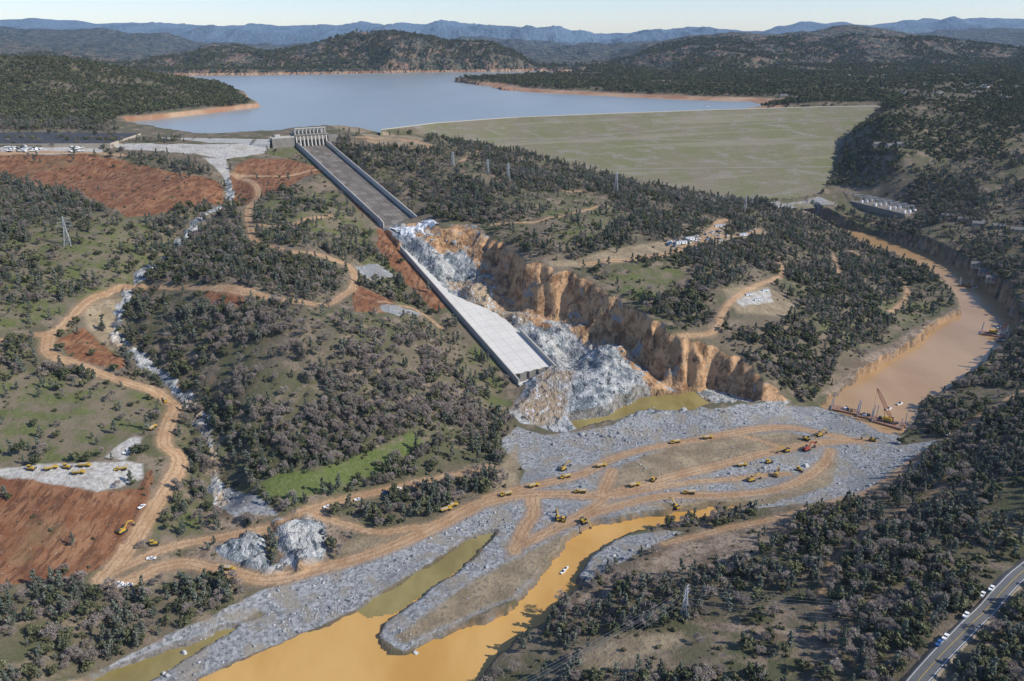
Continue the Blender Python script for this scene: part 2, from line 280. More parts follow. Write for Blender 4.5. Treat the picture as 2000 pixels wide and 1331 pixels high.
# ------------------------------------------------------------------ material helpers
def newmat(name):
    m=bpy.data.materials.new(name);m.use_nodes=True
    nt=m.node_tree;b=nt.nodes["Principled BSDF"];b.inputs['Specular IOR Level'].default_value=.15
    return m,nt,b
def simple(name,col,rough=.8,metal=0,var=.25,scale=.6,spec=.2):
    m,nt,b=newmat(name);b.inputs['Roughness'].default_value=rough;b.inputs['Metallic'].default_value=metal;b.inputs['Specular IOR Level'].default_value=spec
    tc=nt.nodes.new('ShaderNodeTexCoord');nz=nt.nodes.new('ShaderNodeTexNoise');nz.inputs['Scale'].default_value=scale;nz.inputs['Detail'].default_value=3
    nt.links.new(tc.outputs['Object'],nz.inputs['Vector'])
    mx=nt.nodes.new('ShaderNodeMix');mx.data_type='RGBA'
    mx.inputs[6].default_value=(*[c*(1-var) for c in col],1);mx.inputs[7].default_value=(*[min(1,c*(1+var)) for c in col],1)
    nt.links.new(nz.outputs['Fac'],mx.inputs[0]);nt.links.new(mx.outputs[2],b.inputs['Base Color'])
    return m
class NB:
    def __init__(s,nt):s.nt=nt;s.N=nt.nodes;s.L=nt.links
    def pos(s):
        if not hasattr(s,'_p'):s._p=s.N.new('ShaderNodeNewGeometry')
        return s._p
    def noise(s,scale,detail=4,rough=.6,sx=None,typ=None):
        n=s.N.new('ShaderNodeTexNoise');n.inputs['Scale'].default_value=scale;n.inputs['Detail'].default_value=detail;n.inputs['Roughness'].default_value=rough
        if sx is None:s.L.new(s.pos().outputs['Position'],n.inputs['Vector'])
        else:
            mp=s.N.new('ShaderNodeMapping');mp.inputs['Scale'].default_value=sx[:3]
            if len(sx)>3:mp.inputs['Rotation'].default_value=(0,0,sx[3])
            s.L.new(s.pos().outputs['Position'],mp.inputs['Vector']);s.L.new(mp.outputs[0],n.inputs['Vector'])
        return n.outputs['Fac']
    def vor(s,scale,feat='F1',out='Distance'):
        n=s.N.new('ShaderNodeTexVoronoi');n.inputs['Scale'].default_value=scale;n.feature=feat
        s.L.new(s.pos().outputs['Position'],n.inputs['Vector']);return n.outputs[out]
    def attr(s,name):
        n=s.N.new('ShaderNodeAttribute');n.attribute_name=name;return n.outputs['Fac']
    def math(s,op,a,b=None,c=None,clamp=False):
        n=s.N.new('ShaderNodeMath');n.operation=op;n.use_clamp=clamp
        for i,v in enumerate((a,b,c)):
            if v is None:continue
            if isinstance(v,(int,float)):n.inputs[i].default_value=v
            else:s.L.new(v,n.inputs[i])
        return n.outputs[0]
    def ramp(s,v,a,b,lo=0,hi=1):
        n=s.N.new('ShaderNodeMapRange');n.interpolation_type='SMOOTHSTEP';s.L.new(v,n.inputs[0])
        n.inputs[1].default_value=a;n.inputs[2].default_value=b;n.inputs[3].default_value=lo;n.inputs[4].default_value=hi
        return n.outputs[0]
    def mix(s,f,a,b,mode='MIX'):
        n=s.N.new('ShaderNodeMix');n.data_type='RGBA';n.blend_type=mode
        for i,v in ((0,f),(6,a),(7,b)):
            if isinstance(v,(int,float)):n.inputs[i].default_value=v
            elif isinstance(v,tuple):n.inputs[i].default_value=(*v,1)
            else:s.L.new(v,n.inputs[i])
        return n.outputs[2]
    def bump(s,h,strength,dist):
        n=s.N.new('ShaderNodeBump');n.inputs['Strength'].default_value=strength;n.inputs['Distance'].default_value=dist
        s.L.new(h,n.inputs['Height']);return n.outputs[0]
    def y(s):
        q=s.N.new('ShaderNodeSeparateXYZ');s.L.new(s.pos().outputs['Position'],q.inputs[0]);return q.outputs['Y']
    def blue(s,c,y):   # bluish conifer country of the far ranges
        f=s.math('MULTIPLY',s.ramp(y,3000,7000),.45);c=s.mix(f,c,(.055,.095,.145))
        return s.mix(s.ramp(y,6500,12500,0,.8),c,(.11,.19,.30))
# ------------------------------------------------------------------ terrain mesh
def gridmesh(name,co,faces,attrs,mat,smooth=True):
    me=bpy.data.meshes.new(name)
    me.vertices.add(len(co));me.vertices.foreach_set('co',co.astype(np.float32).ravel())
    nf=len(faces);me.loops.add(nf*4);me.polygons.add(nf)
    me.loops.foreach_set('vertex_index',faces.astype(np.int32).ravel())
    me.polygons.foreach_set('loop_start',np.arange(0,nf*4,4,dtype=np.int32))
    me.polygons.foreach_set('loop_total',np.full(nf,4,dtype=np.int32))
    me.polygons.foreach_set('use_smooth',np.full(nf,smooth))
    me.update(calc_edges=True)
    for k,a in attrs.items():
        at=me.attributes.new(k,'FLOAT','POINT');at.data.foreach_set('value',a.astype(np.float32))
    me.materials.append(mat);o=bpy.data.objects.new(name,me);scene.collection.objects.link(o);return o
nyy,nxx=sh
idx=np.arange(nyy*nxx).reshape(sh)
FC=np.stack([idx[:-1,:-1],idx[:-1,1:],idx[1:,1:],idx[1:,:-1]],-1).reshape(-1,4)
m,nt,b=newmat("ground_material");B=NB(nt)
nbig=B.noise(.012,4);nmed=B.noise(.06,4);nfin=B.noise(.35,4,.7)
far=B.noise(.02,5,.75)
sep=B.N.new('ShaderNodeSeparateXYZ');B.L.new(B.pos().outputs['Position'],sep.inputs[0])
pz=sep.outputs['Z'];py_=sep.outputs['Y']
nsep=B.N.new('ShaderNodeSeparateXYZ');B.L.new(B.pos().outputs['Normal'],nsep.inputs[0]);nz=nsep.outputs['Z']
base=B.mix(B.ramp(nbig,.42,.6),(.145,.118,.08),(.095,.095,.047))
base=B.mix(B.ramp(nmed,.48,.66),base,(.22,.17,.12))
base=B.mix(B.ramp(nfin,.5,.72),base,(.07,.062,.044))
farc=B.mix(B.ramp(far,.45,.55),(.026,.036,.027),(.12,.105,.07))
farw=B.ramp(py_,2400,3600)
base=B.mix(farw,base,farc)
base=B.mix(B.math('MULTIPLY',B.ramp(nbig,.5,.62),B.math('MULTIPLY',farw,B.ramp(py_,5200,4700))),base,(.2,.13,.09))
def layer(base,attr,col,amp,soft,n=nmed,mx=1):
    s=B.math('ADD',B.attr(attr),B.math('MULTIPLY',B.math('SUBTRACT',n,.5),amp))
    return B.mix(B.ramp(s,soft,-soft,0,mx),base,col),B.ramp(s,soft,-soft)
grassc=B.mix(B.ramp(nfin,.3,.7),(.075,.098,.028),(.13,.14,.048));grassc=B.mix(B.ramp(nmed,.40,.58),grassc,(.155,.13,.085))
base,_=layer(base,'sgrass',grassc,34,5,mx=.8)
base,_=layer(base,'sgreen',B.mix(B.ramp(nfin,.3,.7),(.078,.113,.028),(.13,.158,.048)),20,3,mx=.85)
redc=B.mix(B.ramp(nmed,.35,.65),(.185,.077,.036),(.27,.14,.073));redc=B.mix(B.ramp(B.noise(.25,4,.7,(1,.2,1,.5)),.46,.6),redc,(.12,.055,.03));redc=B.mix(B.ramp(nfin,.60,.74),redc,(.33,.215,.14));redc=B.mix(B.ramp(nbig,.56,.68,0,.6),redc,(.15,.115,.06))
base,_=layer(base,'sred',redc,12,1.5)
scr=B.mix(B.ramp(nmed,.38,.6),(.15,.11,.075),(.30,.23,.165));scr=B.mix(B.ramp(nfin,.48,.66),scr,(.09,.073,.056))
base,_=layer(base,'sscr',scr,24,2)
tanc=B.mix(B.ramp(nmed,.35,.65),(.22,.17,.105),(.33,.26,.165));tanc=B.mix(B.ramp(nfin,.48,.68),tanc,(.15,.12,.085))
vc=B.vor(.6,'F1','Color');vsep=B.N.new('ShaderNodeSeparateXYZ');B.L.new(vc,vsep.inputs[0])
gravc=B.mix(vsep.outputs[0],(.14,.143,.142),(.37,.37,.36));gravc=B.mix(B.ramp(nmed,.47,.62,0,.8),gravc,(.26,.225,.17));gravc=B.mix(B.ramp(nbig,.52,.62,0,.6),gravc,(.165,.17,.175))
base,gm=layer(base,'sgrav',gravc,9,.8)
base,_=layer(base,'stan',tanc,16,3)
palec=B.mix(B.ramp(nfin,.35,.65),(.30,.28,.245),(.50,.48,.44));palec=B.mix(B.ramp(nmed,.5,.7,0,.6),palec,(.26,.21,.16))
base,_=layer(base,'spale',palec,9,1.5)
r1=B.noise(.07,5,.72);r2=B.noise(.2,4,.75,(1,.45,1,.6))
rb=B.mix(B.ramp(r1,.42,.56),(.17,.195,.205),(.42,.415,.39))
rb=B.mix(B.ramp(nbig,.54,.64),rb,(.38,.28,.18))
rb=B.mix(B.ramp(r2,.55,.63),rb,(.58,.575,.55))
rb=B.mix(B.ramp(r2,.46,.37),rb,(.06,.07,.075))
c1=B.noise(.12,4,.75,(1,1,.45))
cliff=B.mix(B.ramp(r1,.38,.56),(.24,.13,.065),(.52,.32,.17));cliff=B.mix(B.ramp(c1,.53,.64),cliff,(.14,.092,.06));cliff=B.mix(B.ramp(nmed,.6,.68),cliff,(.28,.27,.255))
rb=B.mix(B.math('MULTIPLY',B.ramp(B.attr('scliff'),.92,.55),B.ramp(nz,.97,.86)),rb,cliff)
wcn=B.math('ADD',B.attr('wcan'),B.math('MULTIPLY',B.math('SUBTRACT',nfin,.5),.3))
wmask=B.ramp(wcn,.02,.16)
base=B.mix(B.math('MULTIPLY',B.ramp(nz,.75,.6),B.ramp(py_,1500,1300)),base,cliff)
base=B.mix(wmask,base,rb)
roadc=B.mix(B.ramp(nmed,.3,.7),(.35,.215,.115),(.45,.31,.185));roadc=B.mix(B.ramp(nfin,.5,.75),roadc,(.28,.17,.095))
rs=B.math('ADD',B.attr('sroad'),B.math('MULTIPLY',B.math('SUBTRACT',nfin,.5),3.0))
base=B.mix(B.ramp(rs,3.6,.5,0,.55),base,(.27,.175,.105))
base=B.mix(B.ramp(rs,.7,-.7),base,roadc)
base=B.mix(B.math('MULTIPLY',B.math('MULTIPLY',B.ramp(rs,-.9,-1.6),B.ramp(rs,-3.0,-2.2)),.6),base,(.26,.16,.09))
band=B.math('MULTIPLY',B.ramp(pz,176,172),B.math('MULTIPLY',B.ramp(B.attr('slake'),75,45),B.ramp(py_,1480,1560)))
base=B.mix(band,base,B.mix(B.ramp(nbig,.35,.65),(.27,.14,.08),(.38,.26,.17)))
base=B.mix(B.math('MULTIPLY',B.ramp(B.attr('sriv'),2.2,.2),.6),base,(.1,.075,.045))
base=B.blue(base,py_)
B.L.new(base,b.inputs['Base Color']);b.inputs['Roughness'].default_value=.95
hn=B.noise(.35,3,.75)
hh=B.math('ADD',hn,B.math('MULTIPLY',farw,B.math('MULTIPLY',B.noise(.02,3,.7),60)))
hh=B.math('ADD',hh,B.math('MULTIPLY',B.attr('wcan'),B.math('MULTIPLY',B.noise(.13,4,.75),6)))
B.L.new(B.bump(hh,.9,1.0),b.inputs['Normal'])
ground_mat=m
rimR=np.array(rim[:17]);sR=sdline(X,Y,rimR,0,60)
scl=np.clip((sR-24)/10,0,1)
attrs=dict(sroad=SROAD,sgrav=sG,stan=sT_,sred=sRd,spale=sP,sgrass=sGr,sgreen=strongG,sscr=sSc,slake=SL,sriv=np.abs(SR),wcan=WCN,scliff=scl)
ground=gridmesh("ground_terrain",np.stack([X,Y,Z],1),FC,attrs,ground_mat)
print("mesh",time.time()-T0)
# ------------------------------------------------------------------ water
def watermat(name,c1,c2,rough,bs,sc,spec=.5):
    m,nt,b=newmat(name);B=NB(nt)
    f=B.ramp(B.noise(sc,4,.6,(1,.5,1,.4)),.35,.65)
    B.L.new(B.mix(f,c1,c2),b.inputs['Base Color']);b.inputs['Roughness'].default_value=rough;b.inputs['Specular IOR Level'].default_value=spec
    B.L.new(B.bump(B.noise(.5,2,.5),bs,.3),b.inputs['Normal']);return m
wm_up=watermat("muddy_water",(.34,.205,.09),(.41,.26,.125),.25,.2,.014,.25)
wm_lo=watermat("orange_muddy_water",(.47,.255,.065),(.57,.34,.11),.25,.15,.016,.25)
wm_gr=watermat("green_shallow_water",(.21,.165,.055),(.30,.24,.09),.2,.12,.03,.3)
wm_lk=watermat("reservoir_water",(.22,.235,.215),(.27,.28,.255),.3,.25,.002,.28)
def watermesh(name,poly,z,mat,pad=8,cap=60.,sdv=None):
    s=sdpoly(X,Y,poly,cap) if sdv is None else sdv
    ok=(s<pad)
    fm=ok[FC].all(1);f=FC[fm];used,inv_=np.unique(f,return_inverse=True)
    co=np.stack([X[used],Y[used],np.full(len(used),z)],1)
    return gridmesh(name,co,inv_.reshape(-1,4),{},mat)
watermesh("river_water",upriv,0,wm_up);watermesh("river_water",loriv,0.0,wm_lo,pad=5)
watermesh("channel_water",sideriv,.02,wm_gr);watermesh("pool_water",pool,.0,wm_gr)
shal=[P(a,b,0) for a,b in [(960,1035),(880,1068),(795,1125),(690,1190),(720,1205),(775,1195),(850,1145),(930,1090),(985,1035)]]
watermesh("shallow_water",shal,.035,wm_gr,pad=2)
watermesh("reservoir_water",lake,LK,wm_lk,sdv=SL-2,pad=12)
# ------------------------------------------------------------------ mesh builder
class MB:
    def __init__(s):s.v=[];s.f=[];s.mi=[]
    def quad(s,a,b,c,d,m=0):
        i=len(s.v);s.v+= [tuple(a),tuple(b),tuple(c),tuple(d)];s.f.append((i,i+1,i+2,i+3));s.mi.append(m)
    def hexa(s,p,m=0):
        i=len(s.v);s.v+=[tuple(q) for q in p]
        for f in ((0,3,2,1),(4,5,6,7),(0,1,5,4),(1,2,6,5),(2,3,7,6),(3,0,4,7)):
            s.f.append(tuple(i+k for k in f));s.mi.append(m)
    def box(s,x0,x1,y0,y1,z0,z1,m=0,tx=0,ty=0):
        s.hexa([(x0,y0,z0),(x1,y0,z0),(x1,y1,z0),(x0,y1,z0),(x0+tx,y0+ty,z1),(x1-tx,y0+ty,z1),(x1-tx,y1-ty,z1),(x0+tx,y1-ty,z1)],m)
    def beam(s,a,b,w,m=0,w2=None):
        a=Vector(a);b=Vector(b);w2=w if w2 is None else w2
        d=(b-a).normalized();u=d.cross(Vector((0,0,1)))
        if u.length<.01:u=Vector((1,0,0))
        u.normalize();v=d.cross(u)
        s.hexa([a-u*w/2-v*w/2,a+u*w/2-v*w/2,a+u*w/2+v*w/2,a-u*w/2+v*w/2,b-u*w2/2-v*w2/2,b+u*w2/2-v*w2/2,b+u*w2/2+v*w2/2,b-u*w2/2+v*w2/2],m)
    def cyl(s,c,ax,r,h,n=10,m=0,r2=None):
        c=Vector(c);ax=Vector(ax).normalized();u=ax.orthogonal().normalized();v=ax.cross(u);r2=r if r2 is None else r2
        i=len(s.v)
        for k in range(n):
            a=2*math.pi*k/n;s.v.append(tuple(c+(u*math.cos(a)+v*math.sin(a))*r))
        for k in range(n):
            a=2*math.pi*k/n;s.v.append(tuple(c+ax*h+(u*math.cos(a)+v*math.sin(a))*r2))
        for k in range(n):
            s.f.append((i+k,i+(k+1)%n,i+n+(k+1)%n,i+n+k));s.mi.append(m)
        s.f.append(tuple(i+k for k in range(n))[::-1]);s.mi.append(m);s.f.append(tuple(i+n+k for k in range(n)));s.mi.append(m)
    def mesh(s,name,mats,smooth=False):
        me=bpy.data.meshes.new(name);me.from_pydata(s.v,[],s.f)
        for k in mats:me.materials.append(k)
        me.polygons.foreach_set('material_index',s.mi);me.update();return me
    def obj(s,name,mats):
        o=bpy.data.objects.new(name,s.mesh(name,mats));scene.collection.objects.link(o);return o
M_con=simple("concrete",(.44,.42,.38),.85,var=.18,scale=.15);M_cond=simple("weathered_concrete",(.2,.185,.16),.9,var=.35,scale=.12)
M_conw=simple("new_shotcrete",(.54,.52,.475),.85,var=.14,scale=.06);M_yel=simple("yellow_paint",(.52,.33,.045),.5,var=.15)
M_blk=simple("black_rubber",(.03,.03,.03),.8);M_wht=simple("white_paint",(.78,.78,.76),.4,var=.05);M_gls=simple("dark_glass",(.03,.04,.05),.15,spec=.5)
M_stl=simple("galvanised_steel",(.42,.43,.44),.5,.3);M_dst=simple("dark_steel",(.07,.07,.075),.6);M_red=simple("red_paint",(.42,.06,.035),.5);M_org=simple("rust_deck",(.26,.14,.09),.8)
M_asp=simple("asphalt",(.055,.055,.058),.9,var=.2,scale=.3);M_roof=simple("roof_shingle",(.16,.15,.14),.8);M_blu=simple("blue_paint",(.04,.12,.3),.5);M_tanw=simple("tan_wall",(.4,.34,.26),.8);M_joint=simple("concrete_joint",(.40,.38,.34),.9)
def chutemat():
    m,nt,b=newmat("chute_floor_concrete");B=NB(nt)
    ang=math.atan2(UD[1],UD[0])
    mp=B.N.new('ShaderNodeMapping');mp.vector_type='POINT';mp.inputs['Rotation'].default_value=(0,0,-ang)
    B.L.new(B.pos().outputs['Position'],mp.inputs[0])
    br=B.N.new('ShaderNodeTexBrick');br.inputs['Scale'].default_value=1;br.inputs['Brick Width'].default_value=12;br.inputs['Row Height'].default_value=12;br.inputs['Mortar Size'].default_value=.35;br.offset=0
    br.inputs['Color1'].default_value=(.14,.12,.10,1);br.inputs['Color2'].default_value=(.22,.195,.165,1);br.inputs['Mortar'].default_value=(.06,.055,.05,1)
    B.L.new(mp.outputs[0],br.inputs['Vector'])
    n=B.noise(.05,4,.7);c=B.mix(B.ramp(n,.45,.65),br.outputs['Color'],(.11,.092,.075))
    B.L.new(c,b.inputs['Base Color']);b.inputs['Roughness'].default_value=.8;return m
M_chf=chutemat()
mb=MB()
def V3(u,v,dz):
    p=CW(u,v);return (p[0],p[1],chz(u)+dz)
us=np.linspace(.487*UL,UL+4,40)
for a,c in zip(us[:-1],us[1:]):
    mb.quad(V3(a,-23,0),V3(a,23,0),V3(c,23,0),V3(c,-23,0),0)
    for s in (-1,1):
        v0,v1=s*23,s*24.2
        mb.hexa([V3(a,v0,-4),V3(a,v1,-4),V3(c,v1,-4),V3(c,v0,-4),V3(a,v0,6.5),V3(a,v1,6.5),V3(c,v1,6.5),V3(c,v0,6.5)],1)
for s in (-1,1):
    for a in np.arange(.5*UL,UL,8):
        mb.hexa([V3(a,s*24.2,-2),V3(a,s*25.2,-2),V3(a+1,s*25.2,-2),V3(a+1,s*24.2,-2),V3(a,s*24.2,6),V3(a,s*24.5,6),V3(a+1,s*24.5,6),V3(a+1,s*24.2,6)],1)
a=.487*UL
for k in range(16):
    v=-23+46/16*k;L=random.uniform(2,14)
    p=[V3(a,v,-1.5),V3(a,v+46/16,-1.5),V3(a-L,v+46/16-.5,-3-L*.2),V3(a-L,v+.3,-3-L*.2),V3(a,v,0),V3(a,v+46/16,0),V3(a-L,v+46/16-.5,-.6-L*.2),V3(a-L,v+.3,-.6-L*.2)]
    mb.hexa(p,0 if k%3 else 2)
mb.obj("spillway_chute",[M_chf,M_con,M_conw])
m,nt,b=newmat("white_water");B=NB(nt)
c=B.mix(B.ramp(B.noise(.35,5,.75,(1,1,.25)),.40,.56),(.26,.28,.29),(.85,.86,.86));B.L.new(c,b.inputs['Base Color']);b.inputs['Roughness'].default_value=.5
B.L.new(B.bump(B.noise(.6,4,.7),.8,1.5),b.inputs['Normal'])
nu,nv=60,60;uu=np.linspace(.488,.408,nu)*UL;vv_=np.linspace(-19,23,nv);co=[];
for i,u_ in enumerate(uu):
    t=i/(nu-1)
    for v_ in vv_:
        v2=v_+t*8;p=CW(u_-5*float(vn(np.array([v_/5.]),np.array([3.3]),5)[0])*t,v2)
        g=float(zat(*p)[0]);top=chz(.487*UL)-.3
        zz=top*(1-sstep(0.02,.6,t))+(g+1.0)*sstep(.02,.6,t)+2.2*float(ridg(np.array([p[0]/7]),np.array([p[1]/7]),3,91)[0])*min(1,t*4)*(1-t*.6)
        if t>.6:zz-=(t-.6)*8*(1+float(vn(np.array([v_/6]),np.array([1.]),7)[0]))
        co.append((p[0],p[1],zz))
ii=np.arange(nu*nv).reshape(nu,nv);gridmesh("white_water",np.array(co),np.stack([ii[:-1,:-1],ii[:-1,1:],ii[1:,1:],ii[1:,:-1]],-1).reshape(-1,4),{},m)
mb=MB();us=np.linspace(0,.412*UL,70)
rn=random.Random(3);off=[rn.uniform(-1.2,1.2) if u>.13*UL else 0 for u in us]
for i in range(len(us)-1):
    a,c=us[i],us[i+1];ra=slabR(a)+off[i];rc=slabR(c)+off[i+1]
    mb.hexa([V3(a,-23,-2.5),V3(a,ra,-2.5),V3(c,rc,-2.5),V3(c,-23,-2.5),V3(a,-23,0),V3(a,ra,0),V3(c,rc,0),V3(c,-23,0)],0)
    mb.hexa([V3(a,-24.4,-5),V3(a,-23,-5),V3(c,-23,-5),V3(c,-24.4,-5),V3(a,-24.2,5.2),V3(a,-23,5.2),V3(c,-23,5.2),V3(c,-24.2,5.2)],1)
    if a<.11*UL:
        mb.hexa([V3(a,23.05,-4),V3(a,24.4,-4),V3(c,24.4,-4),V3(c,23.05,-4),V3(a,23.05,4.6),V3(a,24.2,4.6),V3(c,24.2,4.6),V3(c,23.05,4.6)],1)
for v in (-17,-6.5,4,14.5):
    w=3.6
    mb.hexa([V3(3,v-w,-.5),V3(3,v+w,-.5),V3(17,v+w*.8,-.5),V3(17,v-w*.8,-.5),V3(3,v-w,9),V3(3,v+w,9),V3(13,v+w*.6,1.3),V3(13,v-w*.6,1.3)],2)
mb.hexa([V3(-4,-25,-6),V3(-4,25,-6),V3(-.05,25,-6),V3(-.05,-25,-6),V3(-4,-25,1),V3(-4,25,1),V3(-.05,25,.3),V3(-.05,-25,.3)],1)
for a in np.arange(12,.4*UL,12):
    r=slabR(a)-1
    mb.hexa([V3(a,-22.8,.0),V3(a,r,.0),V3(a+.3,r,.0),V3(a+.3,-22.8,.0),V3(a,-22.8,.05),V3(a,r,.05),V3(a+.3,r,.05),V3(a+.3,-22.8,.05)],3)
for v in (-12,0,12):
    us2=[u for u in us if slabR(u)>v+1]
    for a,c in zip(us2[:-1],us2[1:]):
        mb.hexa([V3(a,v,.0),V3(a,v+.3,.0),V3(c,v+.3,.0),V3(c,v,.0),V3(a,v,.06),V3(a,v+.3,.06),V3(c,v+.3,.06),V3(c,v,.06)],3)
mb.obj("lower_spillway_slab",[M_conw,M_con,M_cond,M_joint])
mb=MB()
def H(u,v,z):
    p=CW(UL+u,v);return (p[0],p[1],z)
def HB(u0,u1,v0,v1,z0,z1,m,du=0):
    mb.hexa([H(u0,v0,z0),H(u0,v1,z0),H(u1,v1,z0),H(u1,v0,z0),H(u0+du,v0,z1),H(u0+du,v1,z1),H(u1,v1,z1),H(u1,v0,z1)],m)
for k in range(9):
    v=-24+k*6;HB(0,30,v-.9,v+.9,150,174,0,du=5)
    HB(8,12,v-.6,v+.6,174,184,0,du=2);HB(22,26,v-.6,v+.6,174,181,0)
    mb.beam(H(10,v,183.5),H(24,v,180.5),1.0,0)
for k in range(8):
    v=-24+k*6+3
    HB(10,11,v-2.1,v+2.1,158,170,2);HB(5,8,v-2.1,v+2.1,167,173.5,1);HB(12,20,v-2.0,v+2.0,157,158,1)
HB(4,32,-27,27,174.01,176,1);HB(8,9,-25,25,184.05,185.4,0);HB(14,20,-24.8,24.8,181.2,182,0)
HB(4,16,-62,-27.2,152,172,1);HB(4,5,-62,-27.2,172,174,0);HB(15,16,-62,-27.2,172,174,0)
HB(16,40,-34,-27.3,160,171,1);HB(4,16,27.2,44,156,172,1);HB(8,13,-56,-48,172.1,177,0);HB(30,34,-27,27,150,168,1)
mb.obj("spillway_gate_headworks",[M_con,M_cond,M_dst])
mb=MB()
wa=np.array(P(268,274,166));wb=np.array(CW(UL+10,-62));N_=34
pts=[wa+(wb-wa)*i/N_ for i in range(N_+1)];dn=(wb-wa)/np.linalg.norm(wb-wa);nn=np.array([dn[1],-dn[0]])
prof=[(5,150),(5,169),(1.5,170.5),(-2,170),(-6,164),(-9,152)]
for i in range(N_):
    for (o0,z0),(o1,z1) in zip(prof[:-1],prof[1:]):
        a=pts[i]-nn*o0;c=pts[i+1]-nn*o0;e=pts[i+1]-nn*o1;g=pts[i]-nn*o1
        mb.quad((a[0],a[1],z0),(c[0],c[1],z0),(e[0],e[1],z1),(g[0],g[1],z1),0)
    if i%2==0:
        p=pts[i];mb.beam((p[0]+nn[0]*5,p[1]+nn[1]*5,154),(p[0]-nn[0]*.5,p[1]-nn[1]*.5,170.6),.8,1)
mb.obj("emergency_spillway_weir",[M_con,M_cond])
# ------------------------------------------------------------------ dam
m,nt,b=newmat("dam_grass_face");B=NB(nt)
n1=B.noise(.012,4,.6);n2=B.noise(.05,4,.65,(.4,1,2.5,.1));n3=B.noise(.25,3,.7)
c=B.mix(B.ramp(n1,.35,.65),(.175,.15,.105),(.145,.145,.072));c=B.mix(B.ramp(n2,.48,.68),c,(.205,.185,.15));c=B.mix(B.ramp(n3,.5,.75),c,(.115,.105,.078))
ls=B.noise(1.0,2,.5,(.002,.002,.11));c=B.mix(B.ramp(ls,.56,.66,0,.45),c,(.24,.21,.16))
B.L.new(c,b.inputs['Base Color']);b.inputs['Roughness'].default_value=.95;B.L.new(B.bump(n3,.5,1),b.inputs['Normal'])
mb=MB();nU,nV=90,26
cl=np.cumsum([0]+[np.hypot(*(crest[i+1]-crest[i])) for i in range(len(crest)-1)])
for i in range(nU):
    row=[]
    for q in (i,i+1):
        s=cl[-1]*q/nU;cx=np.interp(s,cl,crest[:,0]);cy=np.interp(s,cl,crest[:,1]);row.append((cx,cy))
    (ax,ay),(bx,by)=row
    for k in range(nV):
        d0=k*13;d1=(k+1)*13
        mb.quad((bx,by-d0,172-d0/2.25),(ax,ay-d0,172-d0/2.25),(ax,ay-d1,172-d1/2.25),(bx,by-d1,172-d1/2.25),0)
    mb.quad((ax,ay,172),(bx,by,172),(bx,by+11,172),(ax,ay+11,172),1)
    mb.quad((ax,ay+11,172),(bx,by+11,172),(bx,by+40,158),(ax,ay+40,158),2)
    mb.hexa([(ax,ay-.4,171.8),(bx,by-.4,171.8),(bx,by,171.8),(ax,ay,171.8),(ax,ay-.4,173),(bx,by-.4,173),(bx,by,173),(ax,ay,173)],3)
    for n_k,(d0a,d0b) in enumerate(((40,150),(95,40),(150,230))):
        e0=d0a+(d0b-d0a)*i/nU;e1=d0a+(d0b-d0a)*(i+1)/nU;lf=.25+.02*n_k
        mb.quad((bx,by-e1,172-e1/2.25+lf),(ax,ay-e0,172-e0/2.25+lf),(ax,ay-e0-4.0,172-(e0+4.0)/2.25+lf),(bx,by-e1-4.0,172-(e1+4.0)/2.25+lf),4)
mb.obj("earth_dam",[m,M_asp,M_cond,M_con,simple("dam_track_gravel",(.19,.172,.13),.95,var=.25,scale=.02)])
# ------------------------------------------------------------------ tree prototypes
def folmat(name,c1,c2):
    m,nt,b=newmat(name);N=nt.nodes;L=nt.links;B=NB(nt)
    oi=N.new('ShaderNodeObjectInfo');at=N.new('ShaderNodeAttribute');at.attribute_name='tone'
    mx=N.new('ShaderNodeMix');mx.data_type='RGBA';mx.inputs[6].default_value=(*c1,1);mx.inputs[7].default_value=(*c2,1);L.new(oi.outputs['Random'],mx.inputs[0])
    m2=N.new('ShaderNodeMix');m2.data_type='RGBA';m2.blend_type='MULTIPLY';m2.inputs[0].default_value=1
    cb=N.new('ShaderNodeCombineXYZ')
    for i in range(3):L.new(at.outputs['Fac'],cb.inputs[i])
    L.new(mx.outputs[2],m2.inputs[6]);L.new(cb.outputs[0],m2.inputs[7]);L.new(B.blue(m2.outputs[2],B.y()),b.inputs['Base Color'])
    b.inputs['Roughness'].default_value=.9;b.inputs['Specular IOR Level'].default_value=.05;return m
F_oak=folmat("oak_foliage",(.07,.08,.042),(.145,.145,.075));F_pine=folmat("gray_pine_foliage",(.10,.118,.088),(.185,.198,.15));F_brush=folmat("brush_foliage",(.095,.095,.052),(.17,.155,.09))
M_bark=simple("bark",(.16,.14,.12),.95);M_bare=folmat("bare_twigs",(.18,.15,.125),(.30,.25,.215))
